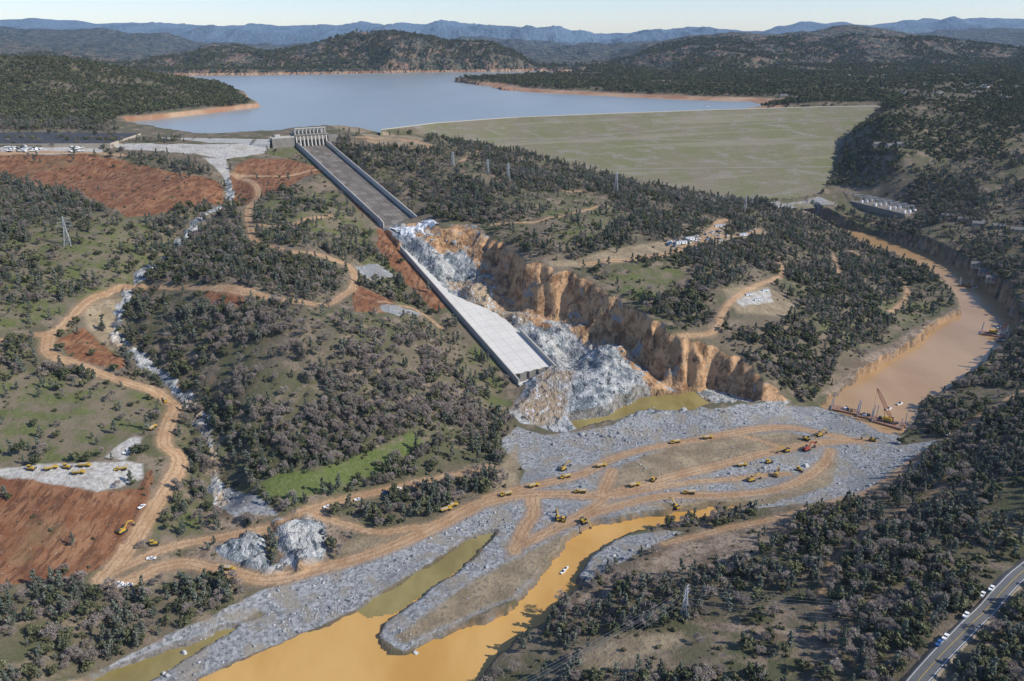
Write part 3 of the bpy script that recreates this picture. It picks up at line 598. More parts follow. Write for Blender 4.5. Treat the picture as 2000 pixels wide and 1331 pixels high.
def tree(name,coll,kind,seed):
    r=random.Random(seed);mb=MB();tones=[]
    def tag(v):
        while len(tones)<len(mb.f):tones.append(v)
    def leaf(c,n,s,t,m=1):
        n=Vector(n).normalized();u=n.orthogonal().normalized();a=r.uniform(0,6.28);v=n.cross(u)
        u2=u*math.cos(a)+v*math.sin(a);v2=n.cross(u2);c=Vector(c)
        mb.quad(c-u2*s,c-v2*s*.8,c+u2*s*r.uniform(.6,1),c+v2*s*.9,m);tag(t)
    if kind=='bare':
        def br(a,d,L,w,dep):
            a=Vector(a);b_=a+Vector(d)*L;mb.beam(a,b_,w,0,w*.6);tag(1)
            if dep==0:
                for _ in range(7):
                    e=Vector((r.gauss(0,1),r.gauss(0,1),r.gauss(.4,.8))).normalized();q=b_+e*.3
                    t=Vector((-e.y,e.x,0.1)).normalized()*.12;q2=b_+e*r.uniform(.8,1.7)
                    mb.quad(q-t,q+t,q2+t*.6,q2-t*.6,1);tag(r.uniform(.8,1.3))
                return
            for _ in range(3):
                e=(Vector(d)+Vector((r.gauss(0,.55),r.gauss(0,.55),r.gauss(.05,.3)))).normalized();br(b_,e,L*r.uniform(.6,.85),w*.6,dep-1)
        br((0,0,-.5),(0,0,1),3,.45,4)
    else:
        H_={'oak':9,'pine':14,'brush':2.6,'far':10}[kind];R={'oak':4.6,'pine':3.3,'brush':2.4,'far':4.6}[kind]
        if kind!='brush':
            bx,by=r.uniform(-.6,.6),r.uniform(-.6,.6)
            mb.cyl((0,0,-1),(bx*.1,by*.1,1),.35,H_*.55,6,0,.16);tag(1)
            for _ in range(5 if kind!='far' else 2):
                a=r.uniform(0,6.28);z0=H_*r.uniform(.2,.5);mb.beam((0,0,z0),(math.cos(a)*R*.6,math.sin(a)*R*.6,z0+H_*.25),.2,0,.08);tag(1)
        lumps=[]
        nl={'oak':11,'pine':13,'brush':5,'far':6}[kind]
        for k in range(nl):
            a=r.uniform(0,6.28)
            if kind=='pine':
                zz=H_*(.25+.72*k/nl);rr=R*(1.05-.75*k/nl)*r.uniform(.25,.75);lr=R*r.uniform(.3,.5)*(1.1-.5*k/nl)
            elif kind=='brush':zz=H_*r.uniform(.25,.6);rr=R*r.uniform(0,.6);lr=R*r.uniform(.3,.5)
            else:
                zz=H_*r.uniform(.38,.85);rr=R*math.sqrt(r.uniform(0,1))*.75*(1-.5*max(0,zz/H_-.55));lr=R*r.uniform(.26,.46)
            lumps.append((math.cos(a)*rr,math.sin(a)*rr,zz,lr,r.uniform(.65,1.3)))
        per={'oak':40,'pine':30,'brush':26,'far':14}[kind];sz={'oak':.62,'pine':.55,'brush':.42,'far':1.25}[kind]
        for (x,y,z,lr,t) in lumps:
            for _ in range(per):
                d=Vector((r.gauss(0,1),r.gauss(0,1),r.gauss(.15,1))).normalized();q=lr*r.uniform(.55,1.12)
                nn_=(d+Vector((r.gauss(0,.4),r.gauss(0,.4),r.gauss(.25,.4)))).normalized()
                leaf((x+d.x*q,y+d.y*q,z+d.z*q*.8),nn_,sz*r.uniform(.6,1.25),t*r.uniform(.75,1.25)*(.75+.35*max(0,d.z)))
    mats={'bare':[M_bark,M_bare],'oak':[M_bark,F_oak],'pine':[M_bark,F_pine],'brush':[M_bark,F_brush],'far':[M_bark,F_oak]}[kind]
    me=mb.mesh(name,mats);tag(1)
    at=me.attributes.new('tone','FLOAT','FACE');at.data.foreach_set('value',np.array(tones,np.float32))
    o=bpy.data.objects.new(name,me);coll.objects.link(o)
cols={}
for nm,kind,k in (("oak_tree","oak",4),("gray_pine_tree","pine",4),("bare_oak_tree","bare",3),("brush_shrub","brush",3),("distant_tree","far",4)):
    c=bpy.data.collections.new(nm+"_kinds");cols[kind]=c
    for i in range(k):tree(nm,c,kind,100+i*7+len(nm))
c=bpy.data.collections.new("boulder_kinds");cols['rock']=c
m,nt,b=newmat("boulder_stone");oi=nt.nodes.new('ShaderNodeObjectInfo');mx=nt.nodes.new('ShaderNodeMix');mx.data_type='RGBA'
mx.inputs[6].default_value=(.17,.175,.175,1);mx.inputs[7].default_value=(.45,.445,.43,1);nt.links.new(oi.outputs['Random'],mx.inputs[0]);nt.links.new(mx.outputs[2],b.inputs['Base Color']);b.inputs['Roughness'].default_value=.9;M_rock=m
import bmesh
for i in range(4):
    bm=bmesh.new();bmesh.ops.create_icosphere(bm,subdivisions=2,radius=1);r=random.Random(i)
    dirs=[(Vector((r.gauss(0,1),r.gauss(0,1),r.gauss(0,1))).normalized(),r.uniform(.55,.8)) for _ in range(9)]
    for v in bm.verts:
        for d,l in dirs:
            e=v.co.dot(d)-l
            if e>0:v.co-=d*e
        v.co.z*=.75
    me=bpy.data.meshes.new("boulder");bm.to_mesh(me);me.materials.append(M_rock);o=bpy.data.objects.new("boulder",me);c.objects.link(o)
def instancer(name,x,y,z,rz,sc,coll,tilt=0):
    n=len(x);me=bpy.data.meshes.new(name);me.vertices.add(n);me.vertices.foreach_set('co',np.stack([x,y,z],1).astype(np.float32).ravel())
    a=me.attributes.new('rot','FLOAT_VECTOR','POINT');a.data.foreach_set('vector',np.stack([rng.normal(0,.05+tilt,n),rng.normal(0,.05+tilt,n),rz],1).astype(np.float32).ravel())
    a=me.attributes.new('scl','FLOAT_VECTOR','POINT');a.data.foreach_set('vector',np.stack([sc*rng.uniform(.85,1.15,n),sc*rng.uniform(.85,1.15,n),sc*rng.uniform(.8,1.2,n)],1).astype(np.float32).ravel())
    a=me.attributes.new('idx','INT','POINT');a.data.foreach_set('value',rng.integers(0,len(coll.objects),n).astype(np.int32))
    me.update();o=bpy.data.objects.new(name,me);scene.collection.objects.link(o)
    ng=bpy.data.node_groups.new(name+"_scatter",'GeometryNodeTree');ng.interface.new_socket('Geometry',in_out='INPUT',socket_type='NodeSocketGeometry');ng.interface.new_socket('Geometry',in_out='OUTPUT',socket_type='NodeSocketGeometry')
    N=ng.nodes;L=ng.links;gi=N.new('NodeGroupInput');go=N.new('NodeGroupOutput');ip=N.new('GeometryNodeInstanceOnPoints');ci=N.new('GeometryNodeCollectionInfo')
    ci.inputs['Collection'].default_value=coll;ci.inputs['Separate Children'].default_value=True;ci.inputs['Reset Children'].default_value=True
    def na(nm,t):
        q=N.new('GeometryNodeInputNamedAttribute');q.data_type=t;q.inputs['Name'].default_value=nm;return [s for s in q.outputs if s.enabled and s.name=='Attribute'][0]
    e=N.new('FunctionNodeEulerToRotation');L.new(na('rot','FLOAT_VECTOR'),e.inputs[0]);L.new(e.outputs[0],ip.inputs['Rotation']);L.new(na('scl','FLOAT_VECTOR'),ip.inputs['Scale']);L.new(na('idx','INT'),ip.inputs['Instance Index'])
    ip.inputs['Pick Instance'].default_value=True;L.new(ci.outputs[0],ip.inputs['Instance']);L.new(gi.outputs[0],ip.inputs['Points']);L.new(ip.outputs[0],go.inputs[0])
    md=o.modifiers.new("scatter",'NODES');md.node_group=ng;print(name,n);return o
# ------------------------------------------------------------------ tree density
OPEN=[(GRASS[0],.14),([(480,400),(700,365),(760,470),(600,485),(500,470)],.4),(GRASS[1],.05),([(1170,560),(1230,515),(1340,510),(1360,560),(1280,590)],.15),([(1390,570),(1500,550),(1570,590),(1530,640),(1400,640)],.12),([(940,390),(1180,375),(1260,430),(1100,485),(960,450)],.4),
([(-50,440),(200,420),(350,480),(330,520),(150,600),(-50,660)],.55),([(1240,1110),(1300,1060),(1560,1000),(1500,1070),(1400,1110),(1200,1130)],.15),([(1120,1275),(1200,1240),(1340,1230),(1350,1260),(1230,1300),(1150,1325)],.12),([(1590,780),(1640,700),(1750,640),(1870,590),(1870,620),(1740,720),(1650,790)],.08),
([(500,285),(600,275),(700,400),(740,440),(640,380),(500,330)],.25),([(230,290),(240,280),(640,265),(600,300),(400,350),(400,320)],.05),([(-100,255),(260,255),(270,300),(-100,305)],.12),([(640,240),(860,240),(830,290),(700,290),(640,262)],.08),([(1605,360),(1690,360),(1800,400),(1790,430),(1620,395)],0),([(1500,385),(1620,380),(1650,430),(1560,420)],.05),([(1640,150),(1800,140),(1950,170),(1900,200),(1700,200)],.5),([(230,236),(330,236),(660,245),(660,272),(230,276)],0)]
omul=np.ones(X.shape)
for p,k in OPEN:
    s=sdpoly(X,Y,GL(p),20);omul=np.where(s<0,np.minimum(omul,k),omul)
bareR=region([[(430,640),(560,600),(760,610),(850,700),(950,790),(960,860),(840,840),(700,900),(560,900),(430,760)]])
paved=smoothline([G(a,b) for a,b in [(2060,1060),(1990,1125),(1930,1190),(1870,1250),(1800,1325),(1740,1400)]]) 
SPV=sdline(X,Y,paved,4.5,30)
dens=omul*(SR>4)*(SL>14)*(WCN<.05)*(SCN>6)*((sdd>3)|(Y>cry+60))*(SROAD>2.0)*(sP>0)*(SPV>3)*(np.clip((sG)/5,0,1))*(np.where(sRd<2,.03,1))*(np.where(sT_<0,.06,1))*np.where(sSc<0,.35,1)
dens=dens*np.where((U>-5)&(U<UL+50)&(np.abs(V)<32),0,1)
dens=dens*np.where((X>crest[0,0]-20)&(X<crest[-1,0])&(Y>cry-8)&(Y<cry+45),0,1)
fan=lambda x,y:(np.abs(x)<.70*(y*cT+(CH)*sT)+40)
def cand(y0,y1,area):
    hwid=.70*(y1*cT+CH*sT)+40
    n=int((y1-y0)*2*hwid/area);x=rng.uniform(-hwid,hwid,n);y=rng.uniform(y0,y1,n);k=fan(x,y);return x[k],y[k]
allp=[]
for y0,y1,ar in ((230,500,21),(500,800,22),(800,1100,26),(1100,1500,32)):
    x,y=cand(y0,y1,ar);d=look(dens,x,y)
    nn_=fbm(x/55,y/55,3,41)+.35*fbm(x/14,y/14,2,43);pr=d*np.clip(.74+nn_*1.8,.10,1)
    k=rng.uniform(0,1,len(x))<pr;allp.append((x[k],y[k]))
x=np.concatenate([a[0] for a in allp]);y=np.concatenate([a[1] for a in allp]);z=zat(x,y)
kind=rng.uniform(0,1,len(x));isb=look(bareR,x,y)<0;patch=fbm(x/90,y/90,2,51)
tp=np.where(kind<np.where(isb,.74,.24),2,np.where(kind<np.where(isb,.80,.55)+patch*.3,0,1))
for i,(kd,nm,s0,s1) in enumerate((("oak","oak_trees",.45,1.08),("pine","gray_pine_trees",.4,1.0),("bare","bare_oak_trees",.6,1.1))):
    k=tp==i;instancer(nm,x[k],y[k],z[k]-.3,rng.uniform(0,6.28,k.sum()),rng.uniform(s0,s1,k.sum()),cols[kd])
x,y=cand(230,1300,24);d=np.clip(look(dens,x,y)*1.5+.12*(look(dens,x,y)>0),0,1)*.65;k=(rng.uniform(0,1,len(x))<d*np.clip(.5+fbm(x/30,y/30,2,61)*1.6,.05,1));x=x[k];y=y[k]
instancer("brush_shrubs",x,y,zat(x,y)-.2,rng.uniform(0,6.28,len(x)),rng.uniform(.4,1.1,len(x)),cols['brush'])
dx=[];dy_=[];dsc=[]
for y0,y1,ar,s0 in ((1500,2100,55,1.0),(2100,3200,95,1.15),(3200,4600,230,1.5)):
    x,y=cand(y0,y1,ar);d=look(dens,x,y)*((zat(x,y)>LK+7)|(y<2000))
    pr=d*np.clip(.85+fbm(x/110,y/110,3,45)*1.4,.2,1) if y0<3200 else d*np.clip(.6+fbm(x/160,y/160,4,45)*2.2,.03,1)
    k=rng.uniform(0,1,len(x))<pr;dx.append(x[k]);dy_.append(y[k]);dsc.append(rng.uniform(.7,1.15,k.sum())*s0)
x=np.concatenate(dx);y=np.concatenate(dy_);instancer("distant_forest",x,y,zat(x,y)-.5,rng.uniform(0,6.28,len(x)),np.concatenate(dsc),cols['far'])
x,y=cand(300,820,5);g=look(sG,x,y);r_=look(SROAD,x,y);t_=look(sT_,x,y);w_=look(SR,x,y)
pr=((g<-1)*(r_>1)*(w_>-1)+(w_<=-1)*(g<4)*.10)*np.where(t_<0,.12,1)*np.clip(.45+fbm(x/25,y/25,3,71)*1.4,.05,1);k=rng.uniform(0,1,len(x))<pr;x=x[k];y=y[k]
s=np.clip(rng.lognormal(-.95,.6,len(x)),.2,2.8);instancer("gravel_bar_boulders",x,y,np.maximum(zat(x,y),-.3)+s*.1,rng.uniform(0,6.28,len(x)),s,cols['rock'],.3)
x,y=cand(640,1000,16);k=(look(WCN,x,y)>.5)&(look(SR,x,y)>1)&(rng.uniform(0,1,len(x))<.3)&(look(SCN,x,y)<-15);x=x[k];y=y[k]
k=~((look(V,x,y)<slabR(look(U,x,y))+3));x=x[k];y=y[k]
s=np.clip(rng.lognormal(-.4,.6,len(x)),.4,3.5);instancer("canyon_boulders",x,y,zat(x,y),rng.uniform(0,6.28,len(x)),s,cols['rock'],.4)
print("scatter",time.time()-T0)
# ------------------------------------------------------------------ paved road
mb=MB()
for i in range(len(paved)-1):
    a=paved[i];c=paved[i+1];d=(c-a)/np.linalg.norm(c-a)
    if i==0:na_=np.array([d[1],-d[0]])
    d2=(paved[min(i+2,len(paved)-1)]-a);d2=d2/np.linalg.norm(d2);nc=np.array([d2[1],-d2[0]])
    za=float(zat(*a)[0])+1.2;zc=float(zat(*c)[0])+1.2
    def strip(o0,o1,dz,m):
        p=[a+na_*o0,a+na_*o1,c+nc*o1,c+nc*o0];mb.quad((*p[0],za+dz),(*p[1],za+dz),(*p[2],zc+dz),(*p[3],zc+dz),m)
    strip(-4.2,4.2,0,0);strip(-3.6,-3.4,.01,1);strip(3.4,3.6,.01,1);strip(-.12,.12,.01,2)
    p=[a-na_*8,a-na_*4.2,c-nc*4.2,c-nc*8];mb.quad((*p[0],za-3),(*p[1],za-.02),(*p[2],zc-.02),(*p[3],zc-3),3)
    p=[a+na_*8,a+na_*4.2,c+nc*4.2,c+nc*8];mb.quad((*p[0],za-3),(*p[1],za-.02),(*p[2],zc-.02),(*p[3],zc-3),3)
    na_=nc
mb.obj("paved_road",[simple("worn_asphalt",(.13,.13,.125),.9,var=.2,scale=.3),M_wht,M_yel,simple("road_shoulder",(.24,.2,.15),.9)])
# ------------------------------------------------------------------ vehicles (x forward)
def wheel(mb,x,y,r,w,m):mb.cyl((x,y-w/2,r),(0,1,0),r,w,10,m)
def m_truck():
    mb=MB()
    for x in (-3.6,-2.0,2.6):
        for y in (-1.2,1.2):wheel(mb,x,y,.85,.7,2)
    mb.box(-4.6,4.4,-.5,.5,.8,1.3,3);mb.box(2.0,4.6,-1.3,1.3,1.2,2.0,0);mb.box(1.6,3.0,-1.2,1.2,2.0,3.2,0,.2,.1);mb.box(1.8,2.95,-1.0,1.22,2.4,3.0,1)
    mb.hexa([(-4.4,-1.1,1.4),(1.2,-1.1,1.4),(1.2,1.1,1.4),(-4.4,1.1,1.4),(-5.2,-1.6,2.9),(1.5,-1.6,2.9),(1.5,1.6,2.9),(-5.2,1.6,2.9)],0);mb.box(-4.6,1.2,-1.35,1.35,2.92,3.2,4,.8,.5)
    return mb.mesh("haul_truck",[M_yel,M_gls,M_blk,M_dst,M_tanw])
def m_exc(mat,nm):
    mb=MB()
    for y in (-1.4,1.4):
        mb.hexa([(-2.2,y-.35,0),(2.2,y-.35,0),(2.2,y+.35,0),(-2.2,y+.35,0),(-2.7,y-.35,1.0),(2.7,y-.35,1.0),(2.7,y+.35,1.0),(-2.7,y+.35,1.0)],2)
    mb.cyl((0,0,.9),(0,0,1),1,.4,12,3);mb.box(-3,1.3,-1.5,1.5,1.3,2.5,0,.1,.1);mb.box(0,1.6,.5,1.5,2.5,3.5,1,.15,.1);mb.box(-3,-1.4,-1.45,1.45,2.5,2.8,3)
    mb.beam((1.2,-.2,2.2),(4.2,-.2,5.4),.6,0,.5);mb.beam((4.2,-.2,5.4),(7.0,-.2,4.6),.5,0,.45);mb.beam((7.0,-.2,4.7),(8.2,-.2,1.5),.45,0,.3);mb.beam((1.8,-.2,3.2),(4.2,-.2,4.9),.18,3)
    mb.hexa([(7.4,-.8,.3),(8.4,-.8,.2),(8.4,.5,.2),(7.4,.5,.3),(7.1,-.8,1.3),(8.6,-.8,1.6),(8.6,.5,1.6),(7.1,.5,1.3)],3)
    return mb.mesh(nm,[mat,M_gls,M_blk,M_dst])
def m_doz():
    mb=MB()
    for y in (-1.2,1.2):mb.hexa([(-1.8,y-.3,0),(1.8,y-.3,0),(1.8,y+.3,0),(-1.8,y+.3,0),(-2.2,y-.3,1.1),(2.2,y-.3,1.1),(2.2,y+.3,1.1),(-2.2,y+.3,1.1)],2)
    mb.box(-1.8,2.2,-.85,.85,.7,2.0,0,.1,.05);mb.box(-1.6,.2,-.8,.8,2.0,3.2,1,.15,.1);mb.box(-1.8,.4,-.95,.95,3.2,3.35,0)
    mb.hexa([(2.9,-2,0),(3.1,-2,0),(3.1,2,0),(2.9,2,0),(3.1,-2,1.4),(3.3,-2,1.4),(3.3,2,1.4),(3.1,2,1.4)],3);mb.beam((.5,-1.6,.6),(3,-1.6,.5),.2,3);mb.beam((.5,1.6,.6),(3,1.6,.5),.2,3)
    return mb.mesh("bulldozer",[M_yel,M_gls,M_blk,M_dst])
def m_pick(mat,nm):
    mb=MB()
    for x in (-1.8,1.8):
        for y in (-.85,.85):wheel(mb,x,y,.42,.28,2)
    mb.box(-2.8,2.8,-.95,.95,.5,1.05,0,.05,.03);mb.box(-.6,1.3,-.88,.88,1.05,1.8,1,.35,.12);mb.box(-.3,.95,-.78,.78,1.8,1.86,0);mb.box(-2.75,-.7,-.95,-.85,1.05,1.3,0);mb.box(-2.75,-.7,.85,.95,1.05,1.3,0);mb.box(-2.8,-2.7,-.95,.95,1.05,1.3,0);mb.box(1.3,2.75,-.85,.85,1.05,1.15,0)
    return mb.mesh(nm,[mat,M_gls,M_blk])
def m_trailer():
    mb=MB();mb.box(-6,6,-1.6,1.6,.6,3.4,0);mb.box(-6.1,6.1,-1.7,1.7,3.4,3.55,1);mb.box(-1,.2,-1.63,-1.6,.7,2.7,2)
    for x in (-4,3):mb.box(x,x+1.4,-1.63,-1.6,1.6,2.6,2)
    for x in (-4,4):
        for y in (-1.2,1.2):wheel(mb,x,y,.4,.3,3)
    return mb.mesh("office_trailer",[M_wht,M_stl,M_gls,M_blk])
def m_house(wm,rm):
    mb=MB();mb.box(-8,8,-5,5,-3,3.2,0)
    i=len(mb.v);mb.v+=[(-8.6,-5.6,3.2),(8.6,-5.6,3.2),(8.6,5.6,3.2),(-8.6,5.6,3.2),(-8.6,0,6),(8.6,0,6)]
    for f in ((0,1,5,4),(2,3,4,5),(0,4,3),(1,2,5)):mb.f.append(tuple(i+k for k in f));mb.mi.append(1)
    for x in (-6,-2,4):mb.box(x,x+1.6,-5.05,-5,1,2.4,2)
    mb.box(1,2.2,-5.05,-5,0,2.2,3);mb.box(4,5,1,2,5,7,0)
    return mb.mesh("house",[wm,rm,M_gls,M_red])
def m_boat():
    mb=MB();mb.hexa([(-3,-.8,-.2),(2,-.8,-.2),(2,.8,-.2),(-3,.8,-.2),(-3.2,-1.1,.7),(2.2,-1.1,.7),(2.2,1.1,.7),(-3.2,1.1,.7)],0)
    mb.hexa([(2,-.8,-.2),(2.6,-.1,0),(2.6,.1,0),(2,.8,-.2),(2.2,-1.1,.7),(3.8,-.1,.9),(3.8,.1,.9),(2.2,1.1,.7)],0);mb.box(-.8,.8,-.6,.6,.7,1.9,1,.2,.1);mb.box(-3.6,-3.2,-.3,.3,.2,1.3,2)
    return mb.mesh("work_boat",[M_wht,M_gls,M_blk])
MT=m_truck();ME=m_exc(M_yel,"excavator");MER=m_exc(M_red,"excavator");MD=m_doz();MPW=m_pick(M_wht,"pickup_truck");MPD=m_pick(M_dst,"pickup_truck");MPR=m_pick(M_blu,"pickup_truck");MTR=m_trailer();MBO=m_boat()
def put(me,px,py,ang=0,s=1.1,z=None,name=None,dz=0.15):
    x,y=G(px,py) if z is None else P(px,py,z)
    zz=float(zat(x,y)[0])+dz if z is None else z
    o=bpy.data.objects.new(name or me.name.split('.')[0],me);scene.collection.objects.link(o)
    o.location=(x,y,zz);o.rotation_euler=(0,0,math.radians(ang));o.scale=(s,s,s);return o
for px,py,a in [(1318,866,200),(1383,857,15),(1175,912,20),(1104,934,205),(1043,951,25),(988,968,200),(1345,965,180),(884,990,30),(872,998,30),(1450,911,15),(1133,963,180),(448,1114,-10),(250,730,-20),(323,785,-60),(299,838,80),(1240,950,20),(155,926,10),(236,919,200),(102,917,30),(167,912,5)]:put(MT,px,py,a,.9)
for px,py,a in [(1467,940,20),(1535,883,200),(1515,930,60),(1320,993,120),(1703,862,160),(1140,1022,-60),(240,1040,60),(1600,852,30),(1100,918,45),(1575,860,-40),(1090,1015,100)]:put(ME,px,py,a,1.05)
put(MER,1575,880,30,1.2)
for px,py,a in [(1500,905,20),(1100,1018,80),(1560,920,-30),(1275,940,60),(300,1065,10),(130,915,0),(60,918,0)]:put(MD,px,py,a,1.05)
for px,py,a,mm in [(1935,1155,45,0),(1917,1167,45,0),(1893,1195,45,1),(1885,1207,45,0),(1832,1262,45,2),(1845,1250,45,0),(777,957,20,0),(700,978,20,0),(755,965,20,2),(640,992,20,0),(232,1142,10,0),(240,1148,10,0),(250,1145,10,0),(296,1093,10,0),(1868,802,30,0),(1878,800,30,1),(1888,798,30,0),(1820,880,40,0),(277,992,70,0),(215,1150,10,1),(255,880,20,0),(265,883,20,0),(275,880,30,0),(248,886,30,0),(1850,850,40,0)]:put([MPW,MPD,MPR][mm],px,py,a,1.0,dz=1.2 if (px>1800 and py>1100) else .15)
for i in range(46):
    px=random.uniform(1290,1475);py=484-(px-1290)*.17+random.uniform(-14,8);put(random.choice([MPW,MPD,MPR,MPW]),px,py,random.uniform(0,180),1.2)
for px,py in [(1330,478),(1345,470),(1405,445),(1410,490),(1450,462),(1360,492)]:put(MTR,px,py,random.choice([10,100,20]),1.2)
for px,py in [(1463,578),(1495,570),(1480,588)]:put(MTR,px,py,20,.7)
for i in range(40):
    px=random.uniform(10,80) if i<26 else random.uniform(140,160);put(random.choice([MPW,MPW,MPD]),px,random.uniform(287,298),random.uniform(0,180),1.5)
for i in range(26):put(random.choice([MPW,MPW,MPD]),random.uniform(705,790),random.uniform(244,250),random.uniform(0,180),1.5)
for px,py in [(1100,1118),(1105,1112)]:put(MBO,px,py,50,.8,z=.05)
for px,py in [(1757,790),(1735,800),(1890,560),(1905,562),(1380,208),(1950,640)]:put(MBO,px,py,30,1.2,z=.05 if py>300 else LK+.05)
MH=[m_house(M_wht,M_roof),m_house(M_tanw,M_roof),m_house(M_tanw,M_cond)]
for i in range(40):
    px=random.uniform(1620,1990);py=random.uniform(138,185)+(px-1620)*.03;put(random.choice(MH),px,py,random.uniform(0,180),1.1)
for px,py,a in [(1715,285,0),(1740,288,10),(1760,285,0),(1530,190,0),(1550,195,0)]:put(MH[1],px,py,a,1.2)
for px,py,a in [(1850,425,-20),(1880,432,-20),(1910,440,-20),(1950,445,-20),(1985,452,-20),(1910,520,-25),(1925,535,-25),(1940,548,-25)]:put(MH[1],px,py,a,1.1)
def barge(px,py,ang,L,Wd,crane,s=1):
    mb=MB();mb.box(-L/2,L/2,-Wd/2,Wd/2,-.5,1.6,0)
    for x in np.arange(-L/2+3,L/2-1,6):mb.box(x,x+.25,-Wd/2,Wd/2,1.6,1.75,3)
    for sx in(-1,1):
        for sy in(-1,1):mb.cyl((sx*(L/2-1),sy*(Wd/2+.4),-3),(0,0,1),.4,15,8,3)
    r=random.Random(int(px))
    for k in range(5):
        x=r.uniform(-L/2+3,L/2-5);y=r.uniform(-Wd/2+2,Wd/2-3);mb.box(x,x+r.uniform(1.5,4),y,y+2,1.76,1.76+r.uniform(1,2.4),r.choice([1,2,4]),.1,.1)
    if crane:
        for y in(-2,2):mb.box(-3.5,3.5,y-.6,y+.6,1.7,3,2)
        mb.cyl((0,0,3),(0,0,1),1.5,.5,12,2);mb.box(-5,2.5,-2,2,3.5,6,4,.2,.1);mb.box(1,3.2,.8,2.2,3.8,6.4,5)
        p0=Vector((2.5,0,4));p1=Vector((-14,0,30)) if crane==1 else Vector((13,0,20));n_=14
        ax=(p1-p0).normalized();uu=Vector((0,1,0));vv=ax.cross(uu)
        def cr(k,i,j):
            w=1.1*min(1,.35+k*.25,.3+(n_-k)*.25);return p0+(p1-p0)*k/n_+uu*w*i+vv*w*j
        for i in(-1,1):
            for j in(-1,1):
                for k in range(n_):mb.beam(cr(k,i,j),cr(k+1,i,j),.24,6)
        for k in range(n_):
            for i in(-1,1):mb.beam(cr(k,i,-1),cr(k+1,i,1),.14,6);mb.beam(cr(k,-1,i),cr(k+1,1,i),.14,6)
        mb.beam((-4,0,6),(-5,0,12),.3,6);mb.beam((-5,0,12),p1,.14,2);mb.beam(p1,(p1.x,0,6),.12,2);mb.box(p1.x-.6,p1.x+.6,-.6,.6,4.5,6,2)
    o=mb.obj("crane_barge" if crane else "work_barge",[M_org,M_wht,M_dst,M_stl,M_yel,M_gls,simple("crane_boom_paint",(.28,.1,.05),.6)]);x,y=P(px,py,0);o.location=(x,y,0);o.rotation_euler=(0,0,math.radians(ang))
barge(1735,828,-40,26,13,1);barge(1650,803,-30,24,10,0);barge(1690,815,-35,14,8,0);barge(1940,655,-35,26,12,2);barge(1960,668,-35,14,8,0);barge(1885,560,-20,16,6,0)
# ------------------------------------------------------------------ pylons, wires
def pylon(px,py,h,ang=0):
    mb=MB();bw=h*.11
    lv=[0,.2,.38,.54,.68,.8,1];wd=[1,.74,.52,.36,.26,.2,.05]
    def c(k,i,j):return (i*bw*wd[k],j*bw*wd[k],h*lv[k])
    for k in range(6):
        for i in(-1,1):
            for j in(-1,1):mb.beam(c(k,i,j),c(k+1,i,j),.3,0)
            mb.beam(c(k,i,-1),c(k+1,i,1),.17,0);mb.beam(c(k,i,1),c(k+1,i,-1),.17,0);mb.beam(c(k,-1,i),c(k+1,1,i),.17,0);mb.beam(c(k,1,i),c(k+1,-1,i),.17,0)
            mb.beam(c(k+1,i,-1),c(k+1,i,1),.17,0);mb.beam(c(k+1,-1,i),c(k+1,1,i),.17,0)
    arms=[]
    for zf,w in((.68,.24),(.8,.2),(.92,.16)):
        for s in(-1,1):
            e=(s*h*w,0,h*zf);mb.beam((0,0,h*(zf+.04)),e,.22,0);mb.beam((0,0,h*(zf-.02)),e,.22,0);mb.beam(e,(e[0],0,e[2]-h*.04),.2,0);arms.append((e[0],0,e[2]-h*.04))
    o=mb.obj("transmission_tower",[M_stl]);x,y=G(px,py);z=float(zat(x,y)[0])-.5;o.location=(x,y,z);o.rotation_euler=(0,0,math.radians(ang))
    ca,sa=math.cos(math.radians(ang)),math.sin(math.radians(ang))
    return [Vector((x+ca*a[0],y+sa*a[0],z+a[2])) for a in arms]
T1=pylon(133,480,32,20);T2=pylon(1336,1208,23,60);T3=pylon(1203,378,34,70);T4=pylon(993,352,26,60);T5=pylon(953,340,22,60);T6=pylon(1455,412,28,60);T7=pylon(1468,405,24,60);T8=pylon(885,325,22,60)
T9=pylon(-250,420,34,20)
def wires(A_,B_,sag):
    mb=MB()
    for a,b_ in zip(A_,B_):
        q=None
        for k in range(15):
            t=k/14;p=a.lerp(b_,t);p.z-=4*sag*t*(1-t)
            if q is not None:mb.beam(q,p,.045,0)
            q=p
    mb.obj("power_lines",[M_stl])
wires(T3,T6,10);wires(T4,T3,6);wires(T8,T5,4);wires(T9,T1,10);wires(T5,T7,12)
off1=[p+Vector((-260,-170,10)) for p in T2];wires(T2,off1,12);off2=[p+Vector((420,-60,40)) for p in T2];wires(T2,off2,14)
# ------------------------------------------------------------------ substation (laid along the terrace above the river)
sa=np.array(P(1625,380,30));sb=np.array(P(1785,418,30));sl_=np.linalg.norm(sb-sa);hl=sl_/2
mb=MB();ms=0.5*(sa+sb)
mb.box(-hl,hl,-20,20,-14,.4,1)
for r_ in(-12,0,12):
    for k in range(12):
        st=sl_/12;x=-hl+3+k*st;mb.beam((x,r_,0),(x,r_,11),.7,0)
        if k<11:mb.beam((x,r_,11),(x+st,r_,11),.6,0);mb.beam((x,r_,9),(x+st,r_,9),.4,0)
        if k%2:mb.box(x+2,x+6,r_-1.8,r_+1.8,.4,4.5,2,.3,.3);mb.beam((x+3,r_,4.5),(x+3,r_,8),.5,0)
for k in range(12):
    x=-hl+3+k*sl_/12;mb.beam((x,-12,11),(x,12,11),.45,0)
zz=max(float(zat(*ms)[0]),29)
o=mb.obj("electrical_substation",[M_stl,simple("gravel_yard",(.24,.21,.17),.9),M_wht]);o.location=(ms[0],ms[1],zz+1.5);o.rotation_euler=(0,0,math.atan2(sb[1]-sa[1],sb[0]-sa[0]))
mb=MB()
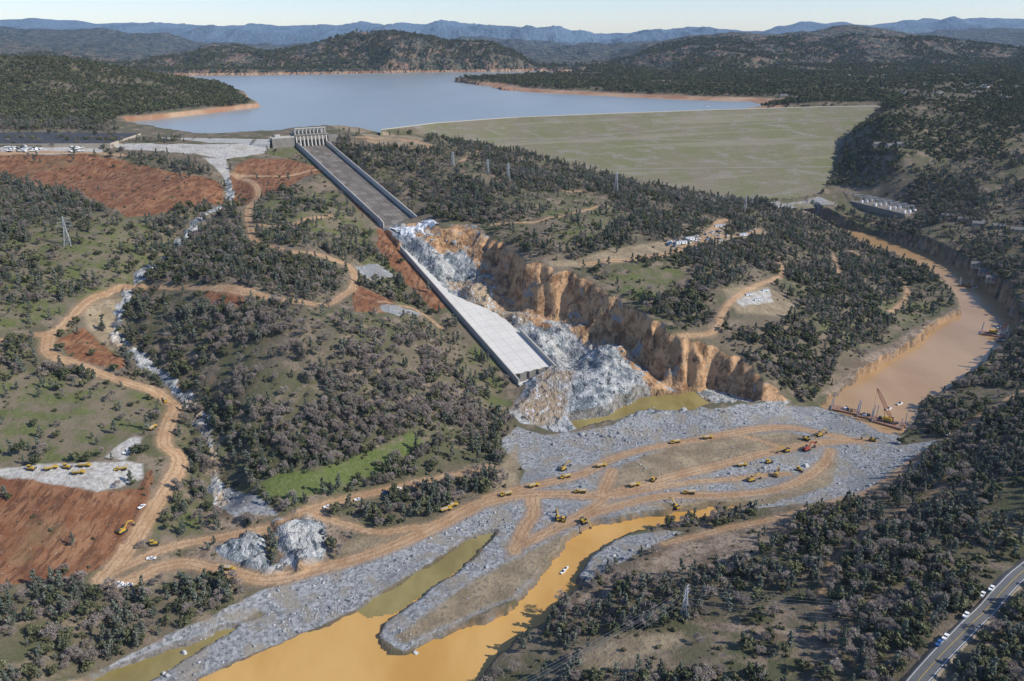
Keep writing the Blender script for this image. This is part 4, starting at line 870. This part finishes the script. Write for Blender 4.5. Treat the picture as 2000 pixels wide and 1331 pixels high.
q=[P(*a) for a in [(-60,283,171),(215,282,171),(275,262,171),(60,260,171),(-60,262,171)]]
i=len(mb.v);mb.v+=[(a[0],a[1],172.3) for a in q]+[(a[0],a[1],160) for a in q];mb.f.append((0,1,2,3,4));mb.mi.append(0)
for k in range(5):mb.f.append((k,(k+1)%5,5+(k+1)%5,5+k));mb.mi.append(1)
mb.obj("parking_lot",[M_asp,M_tanw])
# ------------------------------------------------------------------ light, sky, haze
w=bpy.data.worlds.new("World");scene.world=w;w.use_nodes=True;nt=w.node_tree
sky=nt.nodes.new('ShaderNodeTexSky');sky.sky_type='NISHITA';sky.sun_disc=False
EL=math.radians(38);az=math.radians(106)
sky.sun_elevation=EL;sky.sun_rotation=az;sky.air_density=1.0;sky.dust_density=.3;sky.ozone_density=3.0;sky.altitude=400
tint=nt.nodes.new('ShaderNodeMix');tint.data_type='RGBA';tint.blend_type='MULTIPLY';tint.inputs[0].default_value=1;tint.inputs[7].default_value=(.96,1.04,1.26,1)
nt.links.new(sky.outputs[0],tint.inputs[6])
nt.links.new(tint.outputs[2],nt.nodes['Background'].inputs[0]);nt.nodes['Background'].inputs[1].default_value=.14
sd_=bpy.data.lights.new("sun",'SUN');so=bpy.data.objects.new("sun",sd_);scene.collection.objects.link(so)
sd_.energy=5.0;sd_.angle=math.radians(.5);sd_.color=(1,.955,.87)
dv=Vector((math.sin(az)*math.cos(EL),math.cos(az)*math.cos(EL),math.sin(EL)));so.rotation_euler=dv.to_track_quat('Z','Y').to_euler()
mb=MB();mb.box(-14000,14000,-600,17500,-60,900,0)
m=bpy.data.materials.new("haze_air");m.use_nodes=True;nt=m.node_tree;nt.nodes.remove(nt.nodes['Principled BSDF'])
vs=nt.nodes.new('ShaderNodeVolumeScatter');vs.inputs['Color'].default_value=(.62,.82,1,1);vs.inputs['Density'].default_value=.000022;vs.inputs['Anisotropy'].default_value=.0
nt.links.new(vs.outputs[0],nt.nodes['Material Output'].inputs['Volume'])
mb.obj("atmospheric_haze",[m])
scene.view_settings.view_transform='Standard';scene.view_settings.look='None';scene.view_settings.exposure=0
print("done",time.time()-T0)
